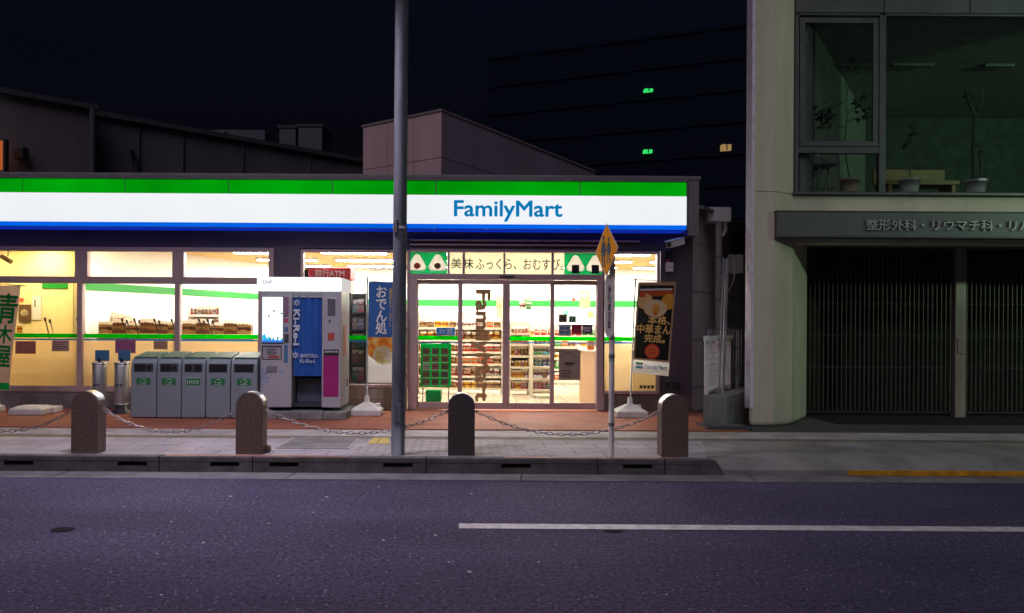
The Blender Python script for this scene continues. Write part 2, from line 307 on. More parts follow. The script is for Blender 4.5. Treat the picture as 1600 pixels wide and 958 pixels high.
M = dict(
    asphalt=asphalt(),
    earth=pbr('earth', (.05, .048, .05), .9),
    line=worn(pbr('road_paint', (.62, .58, .62), .6, var=.3, scale=9, bump=.3, bscale=90), .66),
    gutter=pbr('gutter_concrete', (.2, .19, .2), .8, var=.35, scale=3, bump=.3),
    kerb=pbr('kerb_concrete', (.115, .10, .105), .85, var=.4, scale=4, bump=.5, bscale=40),
    kerb_dark=pbr('drain_hole', (.01, .01, .012), .95),
    pave=bricks('pavers', (.38, .345, .385), (.32, .29, .33), (.15, .135, .15), .6, .3, .008, var=.3),
    pave_small=bricks('small_pavers', (.38, .335, .35), (.32, .285, .30), (.15, .135, .15), .1, .2, .006, var=.3, rot=R(14)),
    apron=bricks('brick_paving', (.38, .115, .062), (.31, .09, .05), (.18, .09, .055), .2, .1, .006, var=.25),
    strip=pbr('concrete_strip', (.44, .40, .39), .8, var=.3, scale=3),
    channel=pbr('channel_strip', (.20, .165, .12), .8, var=.35, scale=3),
    tactile=bricks('tactile', (.62, .46, .10), (.55, .42, .10), (.3, .22, .06), .15, .15, .01, offs=0),
    orange=worn(pbr('orange_paint', (.68, .29, .012), .6, var=.35, scale=9, bump=.3), .68),
    worn_orange=pbr('worn_orange_paint', (.38, .17, .09), .7, var=.5, scale=7, bump=.3),
    cladding=pbr('dark_cladding', (.085, .062, .09), .5, var=.12, scale=2, streak=True),
    base=pbr('plinth', (.20, .185, .185), .8, var=.3, scale=3, bump=.3),
    tile=bricks('beige_plinth_tiles', (.36, .30, .24), (.33, .27, .22), (.2, .16, .13), .12, .35, .006, upright=True, var=.15, offs=0),
    alu=pbr('brown_aluminium', (.47, .34, .34), .45, .1, var=.1, scale=3, streak=True),
    alu_grey=pbr('grey_aluminium', (.24, .22, .24), .4, .4, var=.12, scale=3, streak=True),
    steel=pbr('steel', (.5, .5, .52), .3, .9, var=.15),
    galv=pbr('galvanised', (.26, .25, .27), .5, .6, var=.35, scale=7, streak=True),
    pole=pbr('painted_pole', (.15, .16, .19), .6, .1, var=.35, scale=9, streak=True, bump=.15),
    signpole=pbr('worn_pole', (.42, .36, .36), .5, .3, var=.3, scale=12, streak=True),
    roof=pbr('roof_metal', (.17, .17, .19), .6, .2, var=.2),
    white_paint=pbr('white_paint', (.72, .72, .74), .5, var=.12, scale=4, streak=True),
    side=pbr('side_panel', (.80, .77, .80), .75, var=.22, scale=1.6, streak=True, bump=.15),
    glass=glass('glass', .5), glass_dark=glass('tinted_glass', .7, (.86, .91, .88)),
    frosted=frosted('frosted_film'),
    green_vinyl=thin('green_vinyl', (.0, .62, .03), .85), blue_vinyl=thin('blue_vinyl', (.05, .32, .55), .8),
    sign_white=emit('sign_white', (.93, .96, 1.0), .93, .03, .8), sign_green=emit('sign_green', (.0, .40, .004), .78, .28, .9),
    sign_blue=emit('sign_blue', (.0, .12, .80), 1.0, .08, 1.0), sign_text=emit('sign_text', (.0, .20, .50), .95),
    seam=pbr('sign_seam', (.12, .2, .16), .5),
    wall_in=pbr('shop_wall', (.92, .91, .89), .8, var=.04), wall_yellow=pbr('cream_wall', (.86, .76, .40), .8, var=.08, scale=1.5),
    ceil=pbr('shop_ceiling', (.60, .41, .17), .85, var=.05), floor=bricks('floor_tiles', (.52, .45, .31), (.48, .41, .29), (.36, .3, .2), .45, .45, .006, rough=.16, offs=0, bump=.05, var=.08),
    tube=emit('light_tube', (1.0, .96, .87), 86.0), frame_w=pbr('white_metal', (.75, .75, .72), .4, .0, var=.06),
    stripe_green=pbr('green_stripe', (.0, .23, .02), .5, var=.05),
    wood=pbr('counter_wood', (.42, .24, .11), .5, var=.2, scale=4), beige=pbr('beige_laminate', (.36, .22, .12), .45, var=.08),
    dark=pbr('black_plastic', (.02, .02, .024), .4), darkgrey=pbr('dark_grey', (.06, .06, .07), .5),
    shelf=pbr('cream_shelf', (.46, .40, .30), .5, var=.05),
    bin=pbr('bin_grey', (.25, .295, .34), .45, .1, var=.1, scale=3, streak=True), bin_green=pbr('bin_green', (.02, .12, .09), .45, var=.12),
    sticker=pbr('green_sticker', (.02, .18, .06), .5), sticker_w=pbr('sticker_white', (.6, .7, .62), .5),
    bluesign=pbr('blue_plate', (.055, .17, .33), .45, var=.08),
    granite=pbr('granite', (.15, .097, .078), .55, var=.42, scale=38, bump=.25, bscale=120),
    granite_edge=pbr('polished_granite', (.33, .25, .21), .22, var=.25, scale=60),
    chain=pbr('chain_steel', (.34, .31, .33), .35, .85, var=.2),
    rubber=pbr('white_plastic_base', (.62, .60, .58), .55, var=.12, scale=5),
    cloth_pale=thin('banner_cloth', (.56, .42, .36), .35), cloth_green=thin('banner_green', (.01, .30, .07), .35),
    cloth_blue=thin('banner_blue', (.04, .12, .34), .07), cloth_white=thin('banner_white', (.85, .85, .8), .45),
    cloth_black=thin('banner_black', (.012, .012, .012), .2, .1), gold=pbr('gold_print', (.75, .50, .14), .5, var=.05), gold_thin=thin('gold_print_thin', (.85, .58, .14), .3),
    red=pbr('red_print', (.62, .07, .04), .5, var=.1), orange_food=speckle('food_print', [(.45, .09, .01), (.8, .26, .02), (.85, .5, .06), (.8, .66, .3)], 11, trans=.35),
    soup=speckle('soup_print', [(.8, .6, .2), (.75, .75, .3), (.85, .85, .6), (.9, .9, .85)], 14, trans=.6),
    white_print=pbr('white_print', (.78, .78, .78), .5, var=.04),
    booth=pbr('booth_shell', (.44, .43, .47), .35, .1, var=.07, scale=3), booth_dark=pbr('booth_inside', (.035, .04, .06), .6),
    lightbox=emit('booth_lightbox', (.95, .97, 1.0), 1.25), screen=emit('booth_screen', (.85, .95, 1.0), 1.35), screen_cyan=emit('booth_screen_cyan', (.05, .55, .95), .9), screen_blue=emit('booth_screen_blue', (.05, .2, .8), .9),
    curtain=pbr('curtain_cloth', (.012, .095, .40), .7, var=.2, scale=5, streak=True), magenta=pbr('magenta_poster', (.36, .015, .17), .4, var=.1), slab=pbr('booth_slab', (.22, .21, .21), .85, var=.35, scale=6, bump=.4),
    sign_yellow=pbr('crossing_sign', (.98, .40, .008), .6, var=.15, scale=9, spec=.12), sign_rim=pbr('sign_rim', (.72, .5, .42), .4, var=.1), sign_navy=pbr('sign_navy', (.02, .035, .09), .5),
    plate=pbr('worn_plate', (.50, .44, .42), .5, var=.22, scale=14), ink=pbr('ink', (.03, .03, .035), .6),
    clinic=pbr('clinic_render', (.68, .62, .47), .85, var=.16, scale=1.3, streak=True, bump=.2, bscale=120), clinic_dark=pbr('clinic_panel', (.115, .12, .12), .55, .2, var=.15, scale=2), clinic_frame=pbr('clinic_frame', (.13, .13, .135), .45, .4, var=.12),
    clinic_sign=pbr('clinic_sign', (.145, .15, .15), .5, .15, var=.12, scale=3), letter_metal=pbr('letter_metal', (.46, .47, .45), .45, .3, var=.1),
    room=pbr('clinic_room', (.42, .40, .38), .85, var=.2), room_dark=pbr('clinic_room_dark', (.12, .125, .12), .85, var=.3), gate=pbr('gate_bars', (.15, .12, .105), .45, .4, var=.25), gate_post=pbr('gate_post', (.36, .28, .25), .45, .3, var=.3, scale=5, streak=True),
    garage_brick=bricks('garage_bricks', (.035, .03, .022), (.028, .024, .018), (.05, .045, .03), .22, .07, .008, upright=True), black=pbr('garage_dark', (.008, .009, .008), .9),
    pot=pbr('white_pot', (.8, .8, .74), .5), pot_tan=pbr('tan_pot', (.6, .44, .3), .6), leaf=pbr('leaf', (.05, .10, .04), .6, var=.4), stem=pbr('plant_stem', (.14, .19, .12), .7), chrome=pbr('chair_chrome', (.5, .5, .5), .3, .8),
    bldg_a=pbr('back_wall', (.16, .145, .165), .85, var=.25, scale=.6, streak=True), bldg_b=pbr('back_wall_far', (.12, .115, .145), .85, var=.25, scale=.5, streak=True), box_pink=bricks('rooftop_panels', (.22, .155, .16), (.21, .15, .155), (.09, .06, .065), 2.2, 1.1, .03, upright=True, offs=0, var=.12), bldg_trim=pbr('back_trim', (.055, .054, .066), .7), tower=pbr('tower_wall', (.011, .0155, .030), .95, spec=0), tower_ledge=pbr('tower_ledge', (.0125, .0175, .033), .95, spec=0),
    win_green=emit('exit_light', (.05, 1.0, .2), .75), win_amber=emit('amber_window', (1.0, .62, .25), .32), win_orange=emit('orange_window', (1.0, .22, .05), .4),
    concrete=pbr('fence_concrete', (.22, .215, .215), .9, var=.3, scale=3, bump=.3),
    litter=pbr('litter', (.7, .68, .7), .6),
)

# ================================================================== THE SETTING
YK, ZK = 7.72, .168             # kerb face, pavement level
YB = 7.85                       # bollards
YF, ZF = 11.94, .20             # shop front, shop floor level
m = MB(); m.data([(-400, -400, -.03), (400, -400, -.03), (400, 400, -.03), (-400, 400, -.03)], [(0, 1, 2, 3)])
struct(m.build('ground', M['earth']))
m = MB(); m.data([(-60, -14, 0), (60, -14, 0), (60, YK + .02, 0), (-60, YK + .02, 0)], [(0, 1, 2, 3)])
struct(m.build('road', M['asphalt']))
m = MB(); m.data([(-60, 7.40, .004), (60, 7.40, .004), (60, YK + .01, .004), (-60, YK + .01, .004)], [(0, 1, 2, 3)])
struct(m.build('gutter', M['gutter']))
m = MB()
for px in range(-6, 12):
    x = -4.2 + px * 2.37
    m.data([(x, 7.40, .007), (x + .012, 7.40, .007), (x + .05, YK, .007), (x + .038, YK, .007)], [(0, 1, 2, 3)])
struct(m.build('gutter_joint', M['kerb_dark']))
m = MB(); xl = X_(719, 5.70)
m.data([(xl, 5.63, .005), (xl + 12, 5.63, .005), (xl + 12, 5.77, .005), (xl, 5.77, .005)], [(0, 1, 2, 3)])
struct(m.build('road_marking', M['line']))
# litter and pale chips on the asphalt
m = MB()
for px, py in [(594, 747), (510, 778), (489, 802), (318, 850), (245, 867), (252, 932), (435, 902), (701, 880), (734, 896), (592, 762), (630, 751), (268, 817), (194, 793), (737, 773), (599, 846), (617, 842), (680, 838), (842, 880), (1041, 931), (860, 757), (175, 955), (420, 819), (360, 777)]:
    Y = F * CH / (unroll(px, py)[1] - PY); x = at(px, py, Y).x; r = random.uniform(.006, .012)
    n = 6; a0 = random.random() * 6
    pts = [(x + r * 1.5 * math.cos(a0 + i) * random.uniform(.5, 1.2), Y + r * math.sin(a0 + i) * random.uniform(.6, 1.2), .006) for i in [k * 6.28 / n for k in range(n)]]
    m.data(pts + [(p[0], p[1], .009 + random.random() * .003) for p in pts], [tuple(range(n, 2 * n))] + [(i, (i + 1) % n, n + (i + 1) % n, n + i) for i in range(n)])
for i in range(90):
    Y = random.uniform(3.6, 7.3); x = random.uniform(-6, 6.5) * Y / 7; r = random.uniform(.002, .0045)
    m.data([(x - r, Y - r, .003), (x + r, Y - r * .6, .003), (x + r * .7, Y + r, .003), (x - r, Y + r * .8, .003), (x, Y, .008)], [(0, 1, 4), (1, 2, 4), (2, 3, 4), (3, 0, 4)])
tag(m.build('litter', M['litter']), kind='stuff')
m = MB()
for px, py, rx in [(98, 828, .085), (957, 830, .07)]:
    Y = F * CH / (unroll(px, py)[1] - PY); x = at(px, py, Y).x
    m.data([(x + rx * math.cos(a), Y + rx * .8 * math.sin(a), .004) for a in [k * 6.283 / 18 for k in range(18)]], [tuple(range(18))])
struct(m.build('road_patch', pbr('tar_patch', (.02, .018, .024), .9, spec=.05)))

# kerb with drain slots
KX = sorted([X_(p, YK) for p in (-110, 30, 208, 352, 445, 623, 808, 998)])
xe0, xe1 = X_(1106, YK), X_(1133, YK)
m = MB(); z0, z1, d, hw = .062, .108, YK + .05, .155
m.box(-14, xe0, YK, YB - .015, z1, ZK, .012); m.box(-14, xe0, YK, YB - .015, -.02, z0)
prev = -14
for x in KX: m.box(prev, x - hw, YK + .0015, YB - .015, z0 - .002, z1 + .002); prev = x + hw
m.box(prev, xe0, YK + .0015, YB - .015, z0 - .002, z1 + .002)
m.prism_y([(xe0 - .01, -.02), (xe1 + .02, -.02), (xe1 - .03, .07), (xe0 + .1, .155), (xe0 + .03, ZK - .002), (xe0 - .01, ZK - .002)], YK + .003, 7.95, .01)
kerb = struct(m.build('kerb', M['kerb']))
m = MB()
for x in KX: m.box(x - hw - .01, x + hw + .01, YK + .10, YK + .11, z0 - .004, z1 + .004)
struct(m.build('kerb_drain', M['kerb_dark']))
m = MB()
for p in (-60, 250, 396, 667, 935, 1040):
    x = X_(p, YK); m.box(x - .006, x + .006, YK - .002, YB - .02, -.01, ZK + .002)
struct(m.build('kerb_joint', M['kerb_dark']))
m = MB()
for a, b in ((257, 545), (790, 1060)):
    xa, xb = X_(a, YK), X_(b, YK)
    k = 40; pts = []
    for i in range(k + 1): pts.append((xa + (xb - xa) * i / k, YK + .016 + random.random() * .008, ZK + .003))
    for i in range(k, -1, -1): pts.append((xa + (xb - xa) * i / k, YB - .03 - random.random() * .03, ZK + .003))
    m.data(pts, [tuple(range(len(pts)))])
struct(m.build('kerb_paint', M['worn_orange']))

# pavement: flat behind the kerb, dropped at the driveway on the right
m = MB(); y0, y1 = YB - .02, 8.98
m.data([(-40, y0, ZK), (xe0 + .03, y0, ZK), (xe0 + .35, y1, ZK), (-40, y1, ZK)], [(0, 1, 2, 3)])
m.data([(-40, y0, -.02), (xe0, y0, -.02), (xe0, y0, ZK - .003), (-40, y0, ZK - .003)], [(0, 1, 2, 3)])
struct(m.build('pavement', M['pave']))
m = MB(); yk = YK + .03
m.data([(xe0, yk, .066), (40, yk, .066), (40, y1, ZK), (xe0 + .35, y1, ZK), (xe0 + .03, y0 + .1, ZK)], [(0, 1, 2, 3, 4)])
m.data([(xe0, YK + .012, .0), (40, YK + .012, .0), (40, YK + .012, .058), (xe0, YK + .012, .058)], [(0, 1, 2, 3)])
m.data([(xe0, YK + .012, .058), (40, YK + .012, .058), (40, yk, .066), (xe0, yk, .066)], [(0, 1, 2, 3)])
struct(m.build('driveway_pavement', pbr('smooth_pavement', (.27, .26, .25), .8, var=.3, scale=2.2, bump=.25)))
xo = X_(1327, YK)
m = MB(); m.data([(xo, YK + .008, .010), (40, YK + .008, .010), (40, YK + .008, .060), (xo - .01, YK + .008, .060)], [(0, 1, 2, 3)])
m.data([(xo - .01, YK + .008, .060), (40, YK + .008, .060), (40, yk + .06, .076), (xo + .01, yk + .06, .076)], [(0, 1, 2, 3)])
struct(m.build('no_parking_paint', M['orange']))
m = MB()
def gy(py, z=ZK): return F * (CH - z) / (py - PY)
xs0, xs1 = X_(712, 8.4), X_(865, 8.4)
m.data([(xs0, y0 + .06, ZK + .004), (X_(870, 7.9), y0 + .06, ZK + .004), (X_(800, 8.9), y1 - .02, ZK + .004), (X_(600, 8.9), y1 - .02, ZK + .004), (X_(540, 7.9), y0 + .06, ZK + .004)], [(0, 1, 2, 3, 4)])
struct(m.build('paver_patch', M['pave_small']))
m = MB(); m.data([(-40, y1, ZK), (40, y1, ZK), (40, 9.17, ZK), (-40, 9.17, ZK)], [(0, 1, 2, 3)]); struct(m.build('channel', M['channel']))
m = MB(); m.data([(-40, 9.17, ZK + .006), (40, 9.17, ZK + .006), (40, 9.73, ZK + .006), (-40, 9.73, ZK + .006)], [(0, 1, 2, 3)])
m.data([(-40, 9.17, ZK), (40, 9.17, ZK), (40, 9.17, ZK + .006), (-40, 9.17, ZK + .006)], [(0, 1, 2, 3)])
struct(m.build('path_edging', M['strip']))
m = MB(); m.box(-40, 3.75, 9.73, YF + .2, .0, .19); struct(m.build('apron', M['apron']))
m = MB(); m.data([(3.75, 9.73, ZK + .002), (40, 9.73, ZK + .002), (40, 40, ZK + .002), (3.75, 40, ZK + .002)], [(0, 1, 2, 3)]); struct(m.build('forecourt', pbr('forecourt_concrete', (.08, .08, .075), .85, var=.3, scale=2)))
m = MB()
for a, b, c, d in ((577, 609, 686, 695),):
    ya, yb = gy(d), gy(c); m.data([(X_(a, ya) - .02, ya, ZK + .008), (X_(b, ya), ya, ZK + .008), (X_(b, yb), yb, ZK + .008), (X_(a + 8, yb), yb, ZK + .008)], [(0, 1, 2, 3)])
struct(m.build('tactile_paving', M['tactile']))
# access cover in the pavement
ya, yb = gy(703), gy(686.5); xa, xb = X_(432, ya), X_(547, ya)
t = thing('access_cover', ((xa + xb) / 2, (ya + yb) / 2, ZK), 'rectangular grey access cover with pale rim set in the pavement', 'access cover')
m = MB(); m.box(xa + .03, xb - .03, ya + .03, yb - .03, ZK + .001, ZK + .008); m.build('lid', M['gutter'], t)
m = MB(); m.box(xa, xb, ya, ya + .026, ZK + .001, ZK + .010); m.box(xa, xb, yb - .026, yb, ZK + .001, ZK + .010)
m.box(xa, xa + .026, ya + .027, yb - .027, ZK + .001, ZK + .010); m.box(xb - .026, xb, ya + .027, yb - .027, ZK + .001, ZK + .010); m.build('rim', M['strip'], t)

# ================================================================== THE SHOP
shop = thing('convenience_store', (0, YF, 0), 'long low convenience store with bright glass front and dark brown cladding', 'shop')
XL, XR = -9.2, X_(1082, YF)
SK = .71                                     # side walls run off at this slant
WX = [X_(p, YF) for p in (-260, -120, 118, 138, 270, 288, 420)]
# cladding
m = MB(); th = YF + .16
m.box(XL, XR, YF, th, 2.80, 3.82)
m.box(X_(428, YF) + .001, X_(470, YF), YF, th, ZF, 2.799)
m.box(X_(1028, YF) + .04, XR, YF, th, .47, 2.799)
m.box(X_(470, YF), X_(1030, YF), YF + .02, th, 2.779, 2.80)
m.build('facade_cladding', M['cladding'], shop)
m = MB(); m.box(XL, X_(428, YF), YF - .03, th, 0, .45, .01); m.build('plinth', M['base'], shop)
m = MB(); m.box(X_(470, YF) + .002, X_(636, YF), YF - .02, th, 0, .545); m.build('tiled_plinth', M['tile'], shop)
m = MB(); m.box(X_(940, YF), XR, YF - .02, th, 0, .468); m.build('brown_plinth', pbr('brown_plinth', (.15, .105, .09), .6, var=.2, streak=True), shop)
m = MB(); m.box(X_(424, YF), X_(472, YF), YF - .01, YF - .001, 0.0, .2); m.build('kick_panel', M['base'], shop)
# roof and parapet cap
m = MB(); m.prism_z([(XL, 11.72), (XR + .10, 11.72), (XR + .10 + SK * 8, 19.72), (XL, 19.72)], 3.44, 3.50)
m.build('roof', M['roof'], shop)
m = MB(); m.box(XL, 3.66, 11.55, 12.12, 3.865, 3.93, .008); m.box(3.462, 3.63, 11.565, YF - .002, 3.0, 3.862); m.build('roof_cap', M['alu_grey'], shop)
# side wall on the alley, built of big pale panels
rows = [0, .55, 1.35, 2.15, 2.95, 3.45]
m = MB()
for a, b in zip(rows, rows[1:]):
    for k in range(3):
        u0, u1 = .02 + k * 1.6, 1.6 + k * 1.6
        P = lambda u, o: (XR + .02 + SK * u + o, YF + .1 + u)
        m.prism_z([P(u0, 0), P(u0, -.12), P(u1, -.12), P(u1, 0)], a + .008, b - .008)
m.build('side_wall', M['side'], shop)
# rooms: floor, ceiling, walls
m = MB(); m.prism_z([(XL, YF + .17), (XR - .12, YF + .17), (XR - .12 + SK * 7, 19), (XL, 19)], .0, ZF); m.build('floor', M['floor'], shop)
m = MB(); m.prism_z([(XL, th), (XR - .1, th), (XR - .1 + SK * 7.4, 19.4), (XL, 19.4)], 3.0, 3.05); m.build('ceiling', M['ceil'], shop)
m = MB(); m.box(-4.0, 9, 18.6, 18.7, ZF, 3.0); m.build('back_wall', M['wall_in'], shop)
def slant(m, x, y, s, u0, u1, z0, z1, t=.06):
    m.prism_z([(x + s * u0, y + u0), (x + s * u0 + t, y + u0), (x + s * u1 + t, y + u1), (x + s * u1, y + u1)], z0, z1)
m = MB(); slant(m, X_(125, 12.9), 12.9, .41, 0, 5.8, ZF, 3.0); m.build('partition', M['wall_in'], shop)
m = MB(); slant(m, XR - .2, YF + .2, SK, 0, 7, ZF, 3.0); m.build('inner_side_wall', M['wall_in'], shop)
m = MB(); m.box(XL, X_(114, 13.6), 13.6, 13.7, ZF, 3.0); m.box(X_(115, 12.9), X_(123, 12.9), 12.9, 13.6, ZF, 3.0); m.box(XL, XL + .1, YF + .2, 13.6, ZF, 3.0); m.build('cream_wall', M['wall_yellow'], shop)
m = MB(); slant(m, X_(125, 12.9) + .065, 12.9, .41, .02, 5.6, 2.15, 2.29, .012)
m.box(X_(66, 13.6), X_(106, 13.6), 13.585, 13.598, 2.2, 2.34)
m.box(-3.9, 8, 18.585, 18.598, 2.06, 2.22); slant(m, XR - .215, YF + .2, SK, .1, 6.9, 2.05, 2.2, .012)
m.build('wall_stripe', M['stripe_green'], shop)
# windows on the left: frame > upper panes, lower panes, film, stripes
def frame_bars(bars, y0, y1):
    q = MB()
    for x0, x1, z0, z1 in bars: q.box(x0, x1, y0, y1, z0, z1, .006)
    return q
xr = X_(428, YF); fy0, fy1 = YF - .045, YF + .07
zt, zu0, zu1, zl1, zl0, zb = 2.80, 2.73, 2.32, 2.21, .548, .452
bars = [(XL, xr, zu0, zt), (XL, xr, zl1, zu1), (XL, xr, zb, zl0)]
for a, b in ((420, 428), (270, 288), (118, 138), (-120, -100)): bars.append((X_(a, YF), X_(b, YF), zu1 + .001, zu0 - .001))
for a, b in ((404, 428), (274, 282), (122, 130), (-120, -110)): bars.append((X_(a, YF), X_(b, YF), zl0 + .001, zl1 - .001))
win = frame_bars(bars, fy0, fy1).build('eat_in_window', M['alu'], shop)
edges = [(-9.15, X_(-121, YF)), (X_(-109, YF), X_(121.5, YF)), (X_(130.5, YF), X_(273.5, YF)), (X_(282.5, YF), X_(403.5, YF))]
for i, (a, b) in enumerate(edges):
    q = MB(); q.box(a, b, YF + .01, YF + .016, 1.285, zl1); q.build('pane', M['glass'], win)
    q = MB(); q.box(a, b, YF + .012, YF + .014, zl0, 1.283); q.build('frosted_film', M['frosted'], win)
    q = MB(); q.box(a, b, YF + .004, YF + .006, 1.325, 1.392); q.build('green_stripe', M['green_vinyl'], win)
    q = MB(); q.box(a, b, YF + .004, YF + .006, 1.285, 1.312); q.build('blue_stripe', M['blue_vinyl'], win)
for a, b in ((-99, 118), (138, 270), (288, 420)):
    q = MB(); q.box(X_(a, YF), X_(b, YF), YF + .01, YF + .016, zu1, zu0); q.build('upper_pane', M['glass'], win)
# window behind the booth
x0, x1 = X_(470, YF), X_(640, YF)
win2 = frame_bars([(x0, x0 + .045, .60, 2.735), (x1 - .045, x1, .60, 2.735), (x0, x1, 2.736, 2.78), (x0, x1, .546, .60)], fy0, fy1).build('magazine_window', M['alu'], shop)
q = MB(); q.box(x0 + .04, x1 - .04, YF + .01, YF + .016, .60, 2.74); q.build('pane', M['glass'], win2)
q = MB(); q.box(x0 + .045, x1 - .045, YF + .004, YF + .006, 1.325, 1.392); q.build('green_stripe', M['green_vinyl'], win2)
q = MB(); q.box(x0 + .045, x1 - .045, YF + .004, YF + .006, 1.285, 1.312); q.build('blue_stripe', M['blue_vinyl'], win2)
# window right of the entrance
x0, x1 = X_(941, YF), X_(1030, YF)
win3 = frame_bars([(x0, x0 + .03, .52, 2.735), (x1 - .05, x1, .52, 2.735), (x0, x1, 2.736, 2.78), (x0, x1, .47, .52)], fy0, fy1).build('side_window', M['alu'], shop)
q = MB(); q.box(x0 + .03, x1 - .05, YF + .01, YF + .016, 1.285, 2.74); q.build('pane', M['glass'], win3)
xm = X_(990, YF)
q = MB(); q.box(x0 + .03, xm, YF + .012, YF + .014, .52, 1.283); q.build('frosted_film', M['frosted'], win3)
q = MB(); q.box(xm + .004, x1 - .05, YF + .012, YF + .014, .52, 1.283); q.build('cream_film', thin('cream_film', (.8, .68, .42), .6), win3)
q = MB(); q.box(x0 + .03, x1 - .05, YF + .004, YF + .006, 1.325, 1.392); q.build('green_stripe', M['green_vinyl'], win3)
q = MB(); q.box(x0 + .03, x1 - .05, YF + .004, YF + .006, 1.285, 1.312); q.build('blue_stripe', M['blue_vinyl'], win3)
q = MB()
for k in range(4): a = X_(1000 + k * 6, YF); q.box(a, a + .045, YF + .002, YF + .0045, .56, .61)
q.build('window_sticker', M['ink'], win3)
# entrance: header frame, two side lights, two sliding leaves
ent = frame_bars([(X_(638, YF), X_(652, YF), ZF, 2.31), (X_(932, YF), X_(944, YF), ZF, 2.31), (X_(638, YF), X_(944, YF), 2.311, 2.40), (X_(638, YF), X_(944, YF), 2.755, 2.778)], fy0, fy1).build('entrance_frame', M['alu'], shop)
q = MB(); q.box(X_(780, YF), X_(803, YF), YF - .075, YF - .046, 2.345, 2.375, .006); q.build('door_sensor', M['darkgrey'], ent)
def leaf(px0, px1, y, name, gl=(None, None), handle=None):
    a, b = X_(px0, YF), X_(px1, YF); f = .058
    d = frame_bars([(a, a + f, ZF + .01, 2.305), (b - f, b, ZF + .01, 2.305), (a + f, b - f, 2.235, 2.305), (a + f, b - f, ZF + .01, .315)], y, y + .05).build(name, M['alu'], shop)
    q = MB(); q.box(a + f, b - f, y + .02, y + .026, .315, 2.235); q.build('pane', M['glass'], d)
    q = MB(); q.box(a + f, b - f, y + .012, y + .014, 1.325, 1.392); q.build('green_stripe', M['green_vinyl'], d)
    q = MB(); q.box(a + f, b - f, y + .012, y + .014, 1.285, 1.30); q.build('blue_stripe', M['blue_vinyl'], d)
    return d, a + f, b - f
leaf(648, 721, YF + .03, 'side_light'); 
dl, a, b = leaf(717, 791, YF - .03, 'door_leaf')
for c in [c for c in dl.children if 'stripe' in c.name]: bpy.data.objects.remove(c)
q = MB(); X0, X1, Z0, Z1 = rect(737, 454, 765, 626, YF); q.text('FamilyMart', X0, X1, Z0, Z1, YF - .014, bold=.042, rot=-90, depth=.002)
q.build('lettering', thin('door_vinyl', (.66, .45, .22), .34), dl)
leaf(791, 865, YF - .03, 'door_leaf'); leaf(861, 937, YF + .03, 'side_light')
# shutter rail and awning lines over the entrance
m = MB(); a, b = X_(640, YF), X_(1000, 11.86)
m.box(a, b, YF - .07, YF - .001, 2.925, 2.955, .005); m.box(a, X_(955, YF), YF - .055, YF - .002, 2.855, 2.885, .004); m.box(a, X_(955, YF), YF - .03, YF - .003, 2.782, 2.80)
m.build('shutter_rail', M['alu'], shop)
# ceiling lights
n_l = 0
for yy in (12.75, 14.3, 15.9, 17.5):
    for xx in (-3.9, -2.2, -.5, 1.2, 2.9, 4.6):
        if xx > XR - .9 + SK * (yy - YF): continue
        if xx < X_(125, 12.9) + .41 * (yy - 12.9) + 1.0: continue
        t = thing('ceiling_light', (xx, yy, 3.0), f'white strip light on the shop ceiling, {ORD[round((xx + 3.9) / 1.7)]} along the {ORD[round((yy - 12.75) / 1.6)]} row from the windows', 'ceiling light', 'strip lights on the shop ceiling')
        q = MB(); q.box(xx - .66, xx + .66, yy - .13, yy + .13, 2.955, 2.999, .006); q.build('frame', M['frame_w'], t)
        q = MB(); q.box(xx - .62, xx + .62, yy - .10, yy + .10, 2.945, 2.9545); q.build('diffuser', M['tube'], t)
warm = emit('warm_lamp', (1.0, .78, .42), 260.0)
for k, (px, yy) in enumerate([(20, 12.85), (60, 13.2), (-60, 12.9), (-140, 13.0), (190, 12.62), (345, 12.7), (118, 12.5), (265, 12.6)]):
    xx = X_(px, yy)
    t = thing('downlight', (xx, yy, 3.0), ['round warm downlight nearest the green-lettered banner', 'round warm downlight close to the cream wall with the picture', 'round warm downlight over the far end of the eat-in counter', 'last round warm downlight at the closed end of the eat-in room', 'round warm downlight behind the middle upper window pane', 'round warm downlight behind the upper pane by the photo booth', 'round warm downlight behind the first mullion from the banner', 'round warm downlight behind the mullion between the two wide upper panes'][k], 'downlight', 'warm downlights of the eat-in room')
    q = MB(); q.lathe((xx, yy, 2.96), [(.10, .039), (.115, .0), (.10, .0)]); q.build('rim', M['frame_w'], t)
    q = MB(); q.lathe((xx, yy, 2.95), [(.085, .009), (.085, .0)]); q.build('lamp', warm, t)
# spotlight on its rail
sp = at(8, 405, 12.5); t = thing('spotlight', (sp.x, 12.5, 3.0), 'small dark spotlight hanging from the ceiling above the green-lettered banner', 'spotlight')
q = MB(); q.tube([(sp.x + .05, 12.5, 3.0), (sp.x + .05, 12.5, sp.z + .05)], .008); q.build('stem', M['dark'], t)
q = MB(); q.tube([(sp.x - .06, 12.5, sp.z + .05), (sp.x + .12, 12.47, sp.z - .05)], .04, 12); q.build('lamp_head', pbr('brown_spot', (.18, .11, .06), .5), t)

